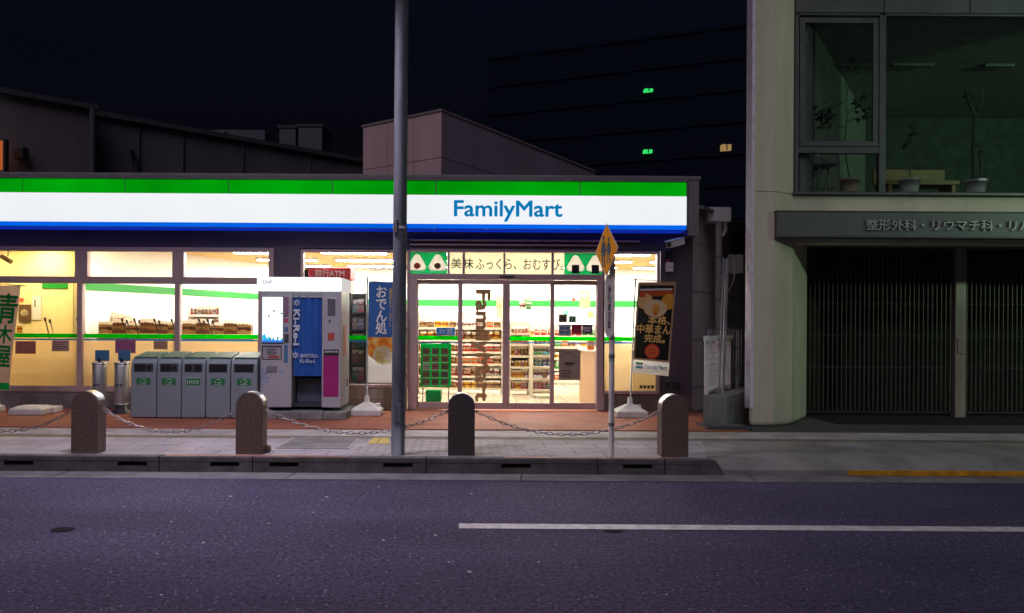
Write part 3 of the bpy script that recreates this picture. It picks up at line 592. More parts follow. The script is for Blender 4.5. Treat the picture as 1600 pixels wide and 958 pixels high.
# fascia sign
YS = 11.55; xs1 = X_(1072, YS)
sg = thing('fascia_sign', (0, YF - .01, 3.09), 'long backlit shop sign with green, white and blue bands above the windows', 'shop sign')
m = MB(); m.box(XL, xs1 - .002, YS + .012, YF - .003, 3.085, 3.855); m.box(XL, xs1 + .012, YS - .02, YS + .1, 3.838, 3.862); m.box(xs1, xs1 + .012, YS - .008, YF - .004, 3.085, 3.838); m.build('box', M['alu_grey'], sg)
pj = [-300, -126, 34, 194, 356, 518, 680, 905]
ends = [XL + .01] + [X_(p, YS) for p in pj[1:]] + [xs1 - .003]
for a, b in zip(ends, ends[1:]):
    q = MB(); q.box(a + .010, b - .010, YS - .012, YS + .011, 3.612, 3.826, .004); q.build('green_band', M['sign_green'], sg)
    q = MB(); q.box(a + .003, b - .003, YS - .004, YS + .011, 3.0855, 3.155, .003); q.build('blue_band', M['sign_blue'], sg)
q = MB(); q.box(XL + .01, xs1 - .004, YS + .10, YF - .05, 3.072, 3.0835); q.build('blue_underside', emit('sign_under', (.005, .04, .7), .55), sg)
q = MB(); q.box(XL + .01, xs1 - .004, YS, YS + .011, 3.157, 3.61); q.build('white_band', M['sign_white'], sg)
q = MB(); X0, X1, Z0, Z1 = rect(710, 314, 878, 346, YS); q.text('FamilyMart', X0, X1, Z0, Z1, YS - .004, bold=.02, depth=.003); q.build('lettering', M['sign_text'], sg)

# banner over the doors, inside the glass
yb = YF + .03; X0, X1, Z0, Z1 = rect(638, 394, 944, 427, YF); Z0, Z1 = 2.405, 2.752
t = thing('door_banner', ((X0 + X1) / 2, yb, Z0), 'long cream banner with green ends and Japanese lettering above the glass doors', 'banner')
q = MB(); q.box(X_(698.2, YF), X_(881.3, YF), yb, yb + .002, Z0, Z1); q.build('cream_panel', thin('banner_cream', (.98, .95, .80), .85), t)
gp = thin('banner_panel_green', (.004, .17, .045), .5)
def sheet(name, x0, x1, z0, z1, holes, mat, y):
    b = bmesh.new(); ed = []
    for loop in [[(x0, z0), (x1, z0), (x1, z1), (x0, z1)]] + holes:
        vs = [b.verts.new((x, y, z)) for x, z in loop]
        for i in range(len(vs)): ed.append(b.edges.new((vs[i], vs[(i + 1) % len(vs)])))
    bmesh.ops.triangle_fill(b, edges=ed, use_beauty=True)
    q = MB(); q._merge(b); return q.build(name, mat, t)
q = MB(); q.text('美味', X_(704, YF), X_(739, YF), 2.49, 2.655, yb - .006, .012); q.build('green_lettering', pbr('green_ink', (.01, .16, .05), .5), t)
q = MB(); q.text('ふっくら、おむすび。', X_(743, YF), X_(880, YF), 2.475, 2.655, yb - .006, .008); q.build('lettering', M['ink'], t)
rice = thin('rice_print', (.93, .92, .88), .7)
def tri(cx, cz, r):
    pts = []
    for k in range(3):
        a0 = math.pi / 2 + k * 2 * math.pi / 3
        for da in (-.5, -.25, 0, .25, .5):
            pts.append((cx + r * .62 * math.cos(a0) + r * .38 * math.cos(a0 + da * 2), cz + r * .62 * math.sin(a0) + r * .38 * math.sin(a0 + da * 2)))
    return pts
sheet('green_panel', X0, X_(698, YF), Z0, Z1, [tri(X_(683, YF), 2.565, .155), tri(X_(651, YF), 2.565, .155)], gp, yb + .003)
sheet('green_panel', X_(881.5, YF), X1, Z0, Z1, [tri(X_(899, YF), 2.565, .155), tri(X_(930, YF), 2.565, .155)], gp, yb + .003)
for px, fill in ((683, 'fill'), (651, 'plum'), (899, 'nori'), (930, 'nori2')):
    cx = X_(px, YF); q = MB(); q.prism_y(tri(cx, 2.555, .165), yb - .004, yb - .001); rb = q.build('rice_ball_print', rice, t)
    q = MB()
    if 'nori' in fill: q.box(cx - .06, cx + .06, yb - .008, yb - .0045, 2.42, 2.56); q.build('seaweed_print', M['ink'], rb)
    else:
        q.prism_y([(cx + .055 * math.cos(a), 2.53 + .05 * math.sin(a)) for a in [k * .4488 for k in range(14)]], yb - .008, yb - .0045); q.build('filling_print', M['red'] if fill == 'plum' else pbr('tuna_print', (.22, .1, .05), .6), rb)
# glazing bars of the banner light
q = MB()
for px, wd in ((699, 3), (722, 4), (786, 3), (861, 4)): MB().box(X_(px, YF), X_(px + wd, YF), YF + .005, YF + .02, 2.405, 2.752).build('glazing_bar', M['alu'], ent)
q = MB(); q.box(X_(640, YF), X_(942, YF), YF + .0215, YF + .0255, 2.402, 2.754); q.build('pane', M['glass'], ent)

# ================================================================== GOODS AND FITTINGS INSIDE
PAL = {'red': ((.55, .04, .03), (.8, .7, .5)), 'orange': ((.7, .22, .02), (.8, .75, .6)), 'yellow': ((.75, .52, .04), (.6, .1, .03)), 'green': ((.06, .35, .08), (.7, .7, .5)),
       'white': ((.72, .70, .66), (.5, .1, .06)), 'brown': ((.26, .12, .05), (.7, .5, .25)), 'blue': ((.04, .14, .42), (.7, .7, .72)), 'pink': ((.62, .16, .22), (.8, .7, .7)), 'teal': ((.08, .38, .36), (.75, .75, .7)), 'tan': ((.5, .34, .16), (.3, .12, .05))}
PM = {k: packet(k + '_wrapper', tuple(c ** 1.5 * .6 for c in v[0]), tuple(c ** 1.6 * .30 for c in v[1])) for k, v in PAL.items()}
_cache = {}
def goods_mesh(kind, col, wd, dp, ht):
    key = (kind, col, round(wd, 2), round(dp, 2), round(ht, 2))
    if key in _cache: return _cache[key]
    q = MB()
    if kind == 'bottle': q.lathe((0, 0, 0), [(wd * .46, 0), (wd * .48, ht * .05), (wd * .48, ht * .62), (wd * .2, ht * .84), (wd * .2, ht)], 10)
    elif kind == 'can': q.lathe((0, 0, 0), [(wd * .40, 0), (wd * .46, ht * .06), (wd * .46, ht * .94), (wd * .40, ht)], 10)
    elif kind == 'snack packet':
        vs = []; nx, nz = 4, 5
        for sgn in (-1, 1):
            for j in range(nz + 1):
                for i in range(nx + 1):
                    u, v = i / nx, j / nz; b = (math.sin(math.pi * u) * math.sin(math.pi * v)) ** .6 if 0 < u < 1 and 0 < v < 1 else .06
                    vs.append(((u - .5) * wd, sgn * dp * .5 * b, v * ht))
        n1 = (nx + 1) * (nz + 1); fs = []
        for g in (0, n1):
            for j in range(nz):
                for i in range(nx): a = g + j * (nx + 1) + i; fs.append((a, a + 1, a + nx + 2, a + nx + 1))
        q.data(vs, fs)
        for f in q.bm.faces: f.smooth = True
    elif kind == 'magazine': q.box(-wd / 2, wd / 2, -.006, .006, 0, ht, 0, Matrix.Rotation(R(-14), 4, 'X'))
    else: q.box(-wd / 2, wd / 2, -dp / 2, dp / 2, 0, ht, .006)
    me = bpy.data.meshes.new(kind.replace(' ', '_')); bmesh.ops.recalc_face_normals(q.bm, faces=q.bm.faces); q.bm.to_mesh(me); q.bm.free(); me.materials.append(PM[col]); _cache[key] = me
    return me
def put(kind, col, x, y, z, wd, dp, ht, label, group, rot=0):
    o = bpy.data.objects.new(kind.replace(' ', '_'), goods_mesh(kind, col, wd, dp, ht)); COL.objects.link(o)
    o.location = (x, y, z); o.rotation_euler = (0, 0, rot); tag(o, label, kind.split()[-1], group); return o
def rack(name, label, x0, x1, y, dp, levels, top, word, kinds, cols, n, group, slant=0.0, back=True, mat='shelf', lip=True):
    """open shelves facing the street, filled with goods; levels are shelf heights above the floor"""
    t = thing(name, ((x0 + x1) / 2, y, ZF), label, 'shelf')
    for s_ in (x0, x1 - .03): q = MB(); q.box(s_, s_ + .03, y, y + dp, ZF, ZF + top); q.build('upright', M[mat], t)
    if back: q = MB(); q.box(x0 + .03, x1 - .03, y + dp - .02, y + dp, ZF + .05, ZF + top); q.build('back_panel', M[mat], t)
    for i, z in enumerate(levels):
        q = MB(); Mx = Matrix.Translation((0, y, ZF + z)) @ Matrix.Rotation(slant, 4, 'X')
        q.box(x0 + .031, x1 - .031, .005, dp - .025, -.02, 0, 0, Mx)
        if lip: q.box(x0 + .031, x1 - .031, .0, .0045, -.035, .012, 0, Mx)
        q.build('shelf', M[mat], t)
        zz = (levels[i + 1] if i + 1 < len(levels) else top + .02) - z - .045
        step = (x1 - x0 - .08) / n; c = random.choice(cols)
        for k in range(n):
            if random.random() < .55: c = random.choice(cols)
            kind = kinds[i % len(kinds)]; ht = min(zz, {'bottle': .22, 'can': .13, 'snack packet': .21, 'box': .19, 'magazine': .27, 'bread packet': .18}.get(kind, .15)) * random.uniform(.85, 1.0)
            put(kind, c, x0 + .04 + step * (k + .5), y + .06 + (0 if kind == 'magazine' else .03), ZF + z + .003 + .06 * math.sin(slant), step * .93, min(.1, step * .7), ht,
                f'{c} {kind}, {ORD[k]} from the left on the {ORD[len(levels) - 1 - i]} shelf down of the {word}', group, random.uniform(-.08, .08))
    return t
allc = list(PAL)
rack('magazine_rack', 'tall dark magazine rack behind the glass beside the blue banner', X_(546, 12.5), X_(572, 12.5), 12.45, .25, [.42, .72, 1.0, 1.28, 1.56], 1.9, 'dark magazine rack', ['magazine'], ['pink', 'brown', 'teal', 'red', 'blue'], 2, 'magazines behind the glass', mat='dark')
rack('magazine_rack', 'wide pale magazine rack behind the blue banner and the steel pole', X_(573, 12.55), X_(648, 12.55), 12.5, .25, [.42, .68, .94, 1.2, 1.46], 1.72, 'pale magazine rack', ['magazine'], ['white', 'yellow', 'red', 'teal', 'pink', 'white', 'tan'], 5, 'magazines behind the glass')
rack('bread_rack', 'wide cream bread rack seen through the left door leaf and side light', X_(652, 14.6), X_(786, 14.6), 14.6, .4, [.12, .36, .60, .84, 1.08, 1.32], 1.56, 'bread rack', ['bread packet', 'snack packet', 'bread packet'], ['tan', 'brown', 'white', 'orange', 'tan', 'red', 'yellow'], 11, 'goods on the bread rack')
rack('snack_rack', 'cream rack of small packets just right of the door gap', X_(796, 14.4), X_(829, 14.4), 14.4, .4, [.12, .34, .56, .78, 1.0, 1.22], 1.46, 'snack rack', ['snack packet', 'box', 'can'], ['orange', 'red', 'brown', 'white', 'yellow', 'tan', 'pink'], 5, 'goods on the snack rack')
rack('newspaper_rack', 'cream rack with slanted shelves of teal and blue packets right of the snack rack', X_(831, 13.9), X_(866, 13.9), 13.9, .45, [.14, .36, .58, .80, 1.0], 1.16, 'slanted rack', ['snack packet', 'magazine'], ['teal', 'blue', 'green', 'brown', 'pink', 'white'], 4, 'goods on the slanted rack', slant=R(18))
rack('rear_rack', 'long low cream rack standing before the far wall behind the right side light', X_(800, 17.2), X_(945, 17.2), 17.2, .4, [.1, .36, .62, .88, 1.14], 1.4, 'far rack', ['box', 'bottle', 'can'], ['red', 'orange', 'white', 'yellow', 'green', 'tan'], 13, 'goods on the far rack')
rack('wall_rack', 'cream wall rack against the far wall behind the bread rack', X_(600, 17.8), X_(735, 17.8), 17.8, .4, [.9, 1.16, 1.42], 1.7, 'wall rack', ['bottle', 'box'], ['yellow', 'red', 'white', 'pink', 'orange'], 12, 'goods on the wall rack')
# left room: low wooden shelf, white shelf unit
rack('white_shelf_unit', 'white shelf unit with small jars standing behind the low wooden counter', X_(292, 15.2), X_(344, 15.2), 15.2, .3, [1.35, 1.55], 1.76, 'white shelf unit', ['can', 'bottle'], ['red', 'yellow', 'white', 'brown'], 8, 'jars on the white shelf unit', mat='frame_w')
YQ = 13.15; t = thing('wooden_counter', (X_(270, YQ), YQ, ZF), 'long low wooden counter of boxes behind the eat-in window', 'counter')
xa, xb = X_(152, YQ), X_(396, YQ)
q = MB(); q.box(xa, xb, YQ, YQ + .4, ZF, ZF + 1.15); q.build('body', M['wood'], t)
q = MB(); q.box(xa - .01, xb + .03, YQ - .03, YQ + .43, ZF + 1.151, ZF + 1.18, .006); q.build('top', M['shelf'], t)
for k in range(11):
    xx = xa + .12 + k * (xb - xa - .2) / 10.4; c = ['tan', 'brown', 'tan', 'brown', 'brown', 'tan', 'tan', 'brown', 'tan', 'brown', 'tan'][k]
    put('box', c, xx, YQ + .12, ZF + 1.181, .245, .16, [.22, .26, .2, .27, .24, .22, .25, .27, .21, .26, .24][k], f'{c} carton, {ORD[k]} from the left along the low wooden counter', 'cartons on the wooden counter')
for k, (px, c) in enumerate(((162, 'green'), (176, 'white'), (188, 'red'), (198, 'yellow'), (206, 'pink'))):
    put('snack packet', c, X_(px, YQ + .3), YQ + .3, ZF + 1.181, .13, .08, .42 - .03 * k, f'{c} packet standing at the back of the wooden counter near the cream wall', 'packets on the wooden counter')
# eat-in counter along the glass with pairs of thin rods
t = thing('eat_in_counter', (X_(120, 12.3), 12.3, ZF), 'long wooden eat-in counter running along the frosted window', 'counter')
q = MB(); q.box(XL + .1, X_(392, 12.3), 12.2, 12.6, ZF + .72, ZF + .77, .008); q.build('top', M['wood'], t)
for k in range(4): xx = [-8.6, -6.9, -5.2, -3.6][k]; q = MB(); q.box(xx, xx + .05, 12.3, 12.55, ZF, ZF + .719); q.build('leg', M['wood'], t)
for k, (px, two, w_) in enumerate(((52, 1, 'nearest the green-lettered banner'), (104, 2, 'before the bare cream wall'), (176, 2, 'before the stack of bright packets'), (196, 2, 'just right of the bright packets'), (228, 1, 'before the middle of the wooden counter'), (256, 2, 'left of the white mullion below the glass'), (300, 2, 'before the white shelf unit'), (314, 2, 'between white shelf unit and photo booth'))):
    x = X_(px, 12.4)
    t = thing('folding_chair', (x, 12.4, ZF), f'folding chair with slim leaning posts, {w_}', 'chair', 'folding chairs at the eat-in counter')
    for j in range(2):
        q = MB(); dx = j * .085
        q.tube([(x + dx - .02, 12.78, ZF + 1.44 - j * .03), (x + dx + .17, 12.66, ZF + .95), (x + dx + .36, 12.52, ZF + .03)], .011, 6)
        q.tube([(x + dx - .03, 12.79, ZF + 1.45 - j * .03), (x + dx - .012, 12.775, ZF + 1.40 - j * .03)], .02, 6); q.build('post', M['dark'], t)
    q = MB(); q.box(x - .1, x + .35, 12.62, 12.95, ZF + .44, ZF + .47, .01); q.build('seat', pbr('chair_seat%d' % k, (.5, .42, .34), .6), t)
    q = MB(); q.tube([(x - .06, 12.66, ZF + .44), (x + .0, 12.9, ZF)], .011, 6); q.tube([(x + .30, 12.92, ZF + .44), (x + .2, 12.98, ZF)], .011, 6); q.build('leg', M['dark'], t)
# things on the cream wall
def flat(name, label, cat, px0, py0, px1, py1, Y, mat, d=.012, group=None):
    X0, X1, Z0, Z1 = rect(px0, py0, px1, py1, Y); q = MB(); q.box(X0, X1, Y - d, Y, Z0, Z1, min(.003, d / 3)); o = q.build(name, mat, origin=((X0 + X1) / 2, Y, Z0))
    if label: tag(o, label, cat, group)
    return o, (X0, X1, Z0, Z1)
Yw = 13.595
o, r = flat('framed_picture', 'dark framed picture with a pale swirl on the cream wall', 'picture', 30, 476, 49, 503, Yw, pbr('picture_frame', (.10, .06, .03), .5), .02)
q = MB(); q.lathe((0, 0, 0), [(.075, 0), (.075, .002), (.04, .004)], 16); q.xf(Matrix.Translation(((r[0] + r[1]) / 2, Yw - .021, (r[2] + r[3]) / 2)) @ Matrix.Rotation(R(90), 4, 'X')); q.build('picture', speckle('swirl', [(.1, .08, .05), (.3, .25, .16), (.5, .45, .3)], 18), o)
o, r = flat('hanging_scroll', 'long white paper scroll beside the dark framed picture', 'scroll', 51, 463, 65, 500, Yw, M['white_print'])
q = MB(); q.box(r[0] + .04, r[0] + .06, Yw - .015, Yw - .0125, r[3] - .2, r[3] - .06); q.build('ink_marks', M['ink'], o)
flat('red_notice', 'small red notice above the dark framed picture', 'notice', 31, 466, 37, 471, Yw, M['red'])
flat('price_card', 'yellow and red card below the dark framed picture', 'card', 27, 506, 35, 519, Yw, PM['yellow'])
# papers stuck low on the window, inside the frosted film
Yp = YF + .003
for a in [('pink_notice', 'plain reddish paper on the frosted glass nearest the green-lettered banner', 24, 533, 56, 553, pbr('pink_paper', (.42, .16, .13), .7)),
          ('printed_notice', 'pale pink notice with lines of print on the frosted glass', 81, 532, 108, 549, pbr('pale_pink_paper', (.5, .34, .3), .7)),
          ('purple_notice', 'purple paper on the frosted glass above the taller ashtray', 180, 531, 212, 552, pbr('purple_paper', (.34, .10, .22), .7)),
          ('tan_notice', 'tan paper on the frosted glass above the recycling bins', 240, 533, 262, 546, pbr('tan_paper', (.45, .26, .16), .7))]:
    o, r = flat(a[0], a[1], 'notice', *a[2:6], Yp, a[6], .002)
    if a[0] == 'printed_notice':
        q = MB()
        for k in range(4): zz = r[3] - .03 - k * .033; q.box(r[0] + .03, r[1] - .03 - .05 * (k % 2), Yp - .0045, Yp - .0025, zz - .008, zz)
        q.build('print', M['ink'], o)
# ATM with its red header
X0, X1, Z0, Z1 = rect(482, 418, 548, 436, 12.7); 
t = thing('cash_machine', ((X0 + X1) / 2, 12.7, ZF), 'pink and white cash machine with a red header behind the photo booth', 'cash machine')
q = MB(); q.box(X0, X1, 12.7, 13.2, Z0, Z1, .01); q.build('header', pbr('atm_red', (.50, .05, .07), .5), t)
q = MB(); q.text('銀行ATM', X0 + .1, X1 - .1, Z0 + .04, Z1 - .04, 12.698, .01, keep=True); q.build('lettering', M['white_print'], t)
q = MB(); q.box(X0 + .04, X1 - .04, 12.75, 13.25, ZF, Z0 - .002, .02); q.build('cabinet', pbr('atm_pink', (.5, .22, .17), .5), t)
q = MB(); q.box(X0 + .2, X1 - .2, 12.735, 12.749, 1.2, 1.55); q.build('screen', M['screen_cyan'], t)
# posters and stickers on the doors
o, r = flat('liquor_sign', 'small blue sign with white lettering behind the left side light', 'sign', 682, 512, 711, 524, YF + .12, thin('liquor_blue', (.07, .27, .5), .5), .004)
q = MB(); q.text('お酒', r[0] + .04, r[1] - .04, r[2] + .015, r[3] - .015, YF + .115, .015, depth=.002); q.build('lettering', M['white_print'], o)
Yd = YF + .048
paper = pbr('notice_back', (.30, .25, .2), .7)
o, r = flat('gray_poster', 'large grey notice with a ring emblem low on the right side light', 'poster', 873, 547, 907, 594, Yd, paper, .003)
cx, cz = (r[0] + r[1]) / 2 - .01, r[2] + .34
q = MB(); q.tube([(cx + .115 * math.cos(a), Yd - .006, cz + .115 * math.sin(a)) for a in [k * .2094 for k in range(31)]], .003, 5); q.build('ring_emblem', M['ink'], o)
q = MB(); q.prism_y([(cx - .075, cz - .05), (cx + .075, cz - .05), (cx + .055, cz - .09), (cx - .055, cz - .09)], Yd - .006, Yd - .0035); q.build('bowl_print', M['ink'], o)
q = MB()
for k in range(3): q.box(r[0] + .03, r[0] + .2, Yd - .0055, Yd - .0035, r[2] + .06 + k * .045, r[2] + .072 + k * .045)
q.build('print', M['ink'], o)
for i, (nm, lb, x0_, y0_, x1_, y1_, mt) in enumerate([
    ('smoking_sticker', 'square dark sticker with a cross mark on the right side light', 873, 491, 886, 504, pbr('sticker_brown', (.18, .15, .10), .6)),
    ('exit_sticker', 'square green sticker with a small running mark on the right side light', 889, 494, 900, 504, M['sticker']),
    ('payment_sticker', 'pale blue payment sticker on the right side light', 873, 507, 892, 525, pbr('sticker_pale', (.33, .40, .40), .6)),
    ('crimson_sticker', 'crimson sticker beside the pale blue payment sticker', 893, 507, 909, 522, pbr('sticker_crimson', (.30, .015, .05), .6)),
    ('mauve_sticker', 'dark mauve sticker right of the crimson sticker', 909.5, 507, 926, 522, pbr('sticker_mauve', (.14, .09, .13), .6))]):
    o, r = flat(nm, lb, 'sticker', x0_, y0_, x1_, y1_, Yd, mt, .002, None)
    if i == 0:
        q = MB(); a, b = r[0] + .03, r[1] - .03; c, d = r[2] + .03, r[3] - .03
        q.tube([(a, Yd - .004, c), (b, Yd - .004, d)], .009, 5); q.tube([(a, Yd - .004, d), (b, Yd - .004, c)], .009, 5); q.build('cross_mark', M['ink'], o)
    if i == 1:
        xm, zm = (r[0] + r[1]) / 2, (r[2] + r[3]) / 2
        q = MB(); q.tube([(xm - .02, Yd - .004, zm - .04), (xm, Yd - .004, zm), (xm - .005, Yd - .004, zm + .03)], .007, 5); q.tube([(xm, Yd - .004, zm), (xm + .03, Yd - .004, zm - .035)], .006, 5); q.build('running_mark', M['sticker_w'], o)
    if i == 2:
        q = MB()
        for k in range(4): q.box(r[0] + .02 + .09 * (k % 2), r[0] + .085 + .09 * (k % 2), Yd - .004, Yd - .0025, r[2] + .04 + .07 * (k // 2), r[2] + .075 + .07 * (k // 2))
        q.build('card_marks', M['bluesign'], o)
    if i == 4:
        q = MB(); q.box(r[0] + .02, r[1] - .04, Yd - .004, Yd - .0025, r[2] + .05, r[2] + .065); q.box(r[0] + .02, r[1] - .03, Yd - .004, Yd - .0025, r[2] + .09, r[2] + .105); q.build('print', M['white_print'], o)
flat('hanging_poster', 'pale yellow poster hanging from the ceiling behind the right side light', 'poster', 906, 454, 922, 482, 13.2, speckle('yellow_poster', [(.8, .8, .7), (.8, .75, .3), (.75, .7, .2), (.6, .2, .1)], 6), .004)
q = MB(); c = at(896.5, 468, 13.2); q.lathe((0, 0, 0), [(.03, 0), (.036, .004), (.03, .01)], 14); q.xf(Matrix.Translation(c) @ Matrix.Rotation(R(90), 4, 'X')); tag(q.build('round_tag', M['red'], origin=c), 'round red tag hanging beside the pale yellow poster', 'tag')
# hanging cup-noodle cut-out inside: an open round promotion piece
c = at(826, 462, 13.6); t = thing('hanging_promotion', (c.x, c.y, c.z), 'cream bowl-shaped promotion piece with green leaves hanging behind the right door leaf', 'promotion')
q = MB(); q.lathe(c, [(.05, -.05), (.12, .0), (.125, .03), (.11, .03), (.05, .0)], 18); q.xf(Matrix.Translation(c) @ Matrix.Rotation(R(-35), 4, 'Y') @ Matrix.Rotation(R(30), 4, 'X') @ Matrix.Translation(-c)); q.build('bowl', pbr('promo_cream', (.6, .5, .3), .6), t)
q = MB(); q.box(c.x - .17, c.x - .06, c.y - .006, c.y, c.z - .27, c.z - .08, .002); q.build('card', PM['white'], t)
q = MB(); q.box(c.x - .05, c.x + .05, c.y - .006, c.y, c.z - .26, c.z - .12, .002); q.build('green_card', PM['green'], t)
q = MB(); q.tube([(c.x, c.y, c.z + .03), (c.x, c.y, 3.0)], .003, 5); q.build('string', M['darkgrey'], t)
# counter at the right
X0, X1, Z0, Z1 = rect(906, 562, 948, 628, 12.9)
t = thing('shop_counter', (X0, 12.9, ZF), 'beige laminate counter corner standing inside the right side light', 'counter')
q = MB(); q.prism_z([(X0 + .02, 13.1), (X0 + .22, 12.5), (X0 + 1.6, 12.6), (X0 + 1.6, 14.6), (X0 + .3, 14.6)], ZF, ZF + .92); q.build('body', M['beige'], t)
q = MB(); q.prism_z([(X0 - .0, 13.1), (X0 + .2, 12.47), (X0 + 1.62, 12.57), (X0 + 1.62, 14.62), (X0 + .28, 14.62)], ZF + .921, ZF + .95); q.build('top', M['shelf'], t)
q = MB(); q.box(X0 + .3, X0 + .36, 12.465, 12.49, ZF + .45, ZF + .55, .005); q.build('switch_box', M['frame_w'], t)
for k, c in enumerate(('orange', 'red', 'yellow', 'white')):
    put('box', c, X0 + .2 + k * .16, 13.0, ZF + .951, .13, .1, .2 + .05 * (k % 2), f'{c} carton, {ORD[k]} from the left on the beige counter', 'cartons on the beige counter')
# green pocket display stand just inside the glass
Ys = YF + .22; X0, X1, Z0, Z1 = rect(657, 537, 705, 605, Ys)
t = thing('leaflet_stand', ((X0 + X1) / 2, Ys, ZF), 'green leaflet stand with fifteen dark pockets behind the left side light', 'display stand')
gm = thin('display_green', (.01, .50, .16), .5)
q = MB(); q.box(X0, X1, Ys, Ys + .02, Z0, Z1, .004); q.build('board', gm, t)
for s_ in (X0 + .03, X1 - .05): q = MB(); q.box(s_, s_ + .02, Ys + .021, Ys + .04, ZF, Z1 - .02); q.build('leg', M['steel'], t)
pk = [pbr('pocket_%d' % i, c, .6) for i, c in enumerate([(.16, .10, .06), (.2, .12, .07), (.12, .09, .08), (.35, .1, .14), (.4, .4, .36)])]
for j in range(5):
    for i in range(3):
        a = X0 + .035 + i * .152; b_ = Z1 - .075 - j * .127
        q = MB(); q.box(a, a + .118, Ys - .012, Ys - .001, b_ - .1, b_, .003)
        mi = 4 if (j, i) == (2, 0) else 3 if (j, i) == (2, 1) else random.randrange(3)
        pc = q.build('pocket', pk[mi], t)
        q = MB(); q.box(a + .01, a + .1, Ys - .0145, Ys - .0125, b_ - .055, b_ - .045); q.build('print', M['ink'], pc)
        q = MB(); q.box(a - .01, a + .128, Ys - .014, Ys - .001, b_ - .109, b_ - .104); q.build('ledge', M['frame_w'], pc)
# shopping basket below it
X0, X1, Z0, Z1 = rect(665, 608, 690, 626, Ys - .02)
t = thing('shopping_basket', ((X0 + X1) / 2, Ys, ZF), 'green plastic shopping basket standing on a wire stand under the leaflet stand', 'basket')
q = MB(); b0 = Ys - .12
q.box(X0 + .02, X1 - .02, b0, b0 + .02, Z0, Z1 - .02, .008); q.box(X0 + .02, X1 - .02, b0 + .19, b0 + .21, Z0, Z1 - .02, .008); q.box(X0, X0 + .02, b0, b0 + .21, Z0, Z1 - .02, .008); q.box(X1 - .02, X1, b0, b0 + .21, Z0, Z1 - .02, .008); q.box(X0 + .01, X1 - .01, b0 + .01, b0 + .2, Z0 - .02, Z0, .004); q.build('basket', gm, t)
q = MB(); q.tube([(X0 + .01, b0 - .006, Z0 + .05), (X0 + .02, b0 - .006, Z1 + .01), (X1 - .02, b0 - .006, Z1 + .01), (X1 - .01, b0 - .006, Z0 + .05)], .006, 6); q.build('handle', M['frame_w'], t)
q = MB()
for s_ in (X0 + .01, X1 - .01):
    for yy in (b0 + .02, b0 + .18): q.tube([(s_, yy, ZF), (s_, yy, Z0 - .02)], .007, 6)
q.build('stand', M['steel'], t)

# ================================================================== ON THE APRON
# recycling bins
def bin_thing(px0, px1, hole, label):
    Yb = 10.66; x0, x1 = X_(px0 + .6, Yb) + .006, X_(px1 + .6, Yb) - .006; zb = .19; zt = at(240, 561, Yb).z
    t = thing('recycling_bin', ((x0 + x1) / 2, Yb, zb), label, 'bin', 'grey recycling bins in a row')
    pr = [(Yb, zb + .012), (Yb, zt - .16), (Yb + .012, zt - .06), (Yb + .05, zt), (Yb + .5, zt + .075), (Yb + .5, zb + .012)]
    q = MB(); q.prism_x(pr, x0, x1, .012); q.build('body', M['bin'], t)
    q = MB(); q.prism_x([(Yb + .075, zt + .010), (Yb + .49, zt + .0785), (Yb + .49, zt + .094), (Yb + .075, zt + .026)], x0 + .012, x1 - .012, .006); q.build('lid', M['bin_green'], t)
    xm = (x0 + x1) / 2; zc = zt - .125; hw = (x1 - x0) * .38
    q = MB(); q.box(xm - hw, xm + hw, Yb - .006, Yb + .004, zc - .062, zc + .062, .004); pl = q.build('slot_plate', M['darkgrey'], t)
    if hole == 'two':
        for s_ in (-1, 1):
            q = MB(); q.lathe((0, 0, 0), [(.048, 0), (.05, .003), (.05, .008)], 18); q.xf(Matrix.Translation((xm + s_ * hw * .5, Yb - .006, zc)) @ Matrix.Rotation(R(90), 4, 'X')); q.build('opening', M['kerb_dark'], pl)
    elif hole == 'part':
        q = MB(); q.box(xm - hw + .02, xm + .03, Yb - .012, Yb - .0065, zc - .045, zc + .045, .003); q.build('opening', M['kerb_dark'], pl)
        q = MB(); q.lathe((0, 0, 0), [(.03, 0), (.032, .003), (.032, .008)], 16); q.xf(Matrix.Translation((xm + hw * .58, Yb - .006, zc)) @ Matrix.Rotation(R(90), 4, 'X')); q.build('opening', M['kerb_dark'], pl)
    else:
        q = MB(); q.box(xm - hw + .012, xm + hw - .012, Yb - .012, Yb - .0065, zc - .05, zc + .05, .003); q.build('opening', M['kerb_dark'], pl)
    zs = zc - .2
    q = MB(); q.box(xm - .1, xm + .1, Yb - .003, Yb - .0005, zs - .05, zs + .05); st = q.build('sticker', M['sticker'], t)
    q = MB()
    if hole == 'two':
        q.box(xm - .1, xm + .1, Yb - .006, Yb - .0035, zs + .052, zs + .06)
        for k in range(6): q.box(xm - .085 + k * .03, xm - .075 + k * .03, Yb - .006, Yb - .0035, zs - .03, zs + .02)
    else:
        for k in range(3):
            a0 = k * 2.094 + .5; q.tube([(xm + .045 * math.cos(a0 + d) , Yb - .005, zs + .008 + .026 * math.sin(a0 + d)) for d in (0, .5, 1.0, 1.5)], .005, 5)
        q.box(xm - .05, xm + .05, Yb - .006, Yb - .0035, zs - .04, zs - .034)
    q.build('recycling_mark', M['sticker_w'], st)
    q = MB(); q.box(x0 + .02, x1 - .02, Yb + .02, Yb + .48, zb, zb + .0115); q.build('foot', M['dark'], t)
for px0, px1, hole, lb in ((203.5, 244.5, 'part', 'grey recycling bin with green lid, the end one beside the ashtrays'), (244.5, 283, 'part', 'grey recycling bin with slot and small hole, between end bin and two-hole bin'),
                           (283, 321, 'two', 'grey recycling bin with two round holes and a pale strip over its sticker'), (321, 360, 'wide', 'grey recycling bin with one wide slot, next to the two-hole bin'), (360, 402, 'wide', 'grey recycling bin with one wide slot, the end one against the photo booth')):
    bin_thing(px0, px1, hole, lb)
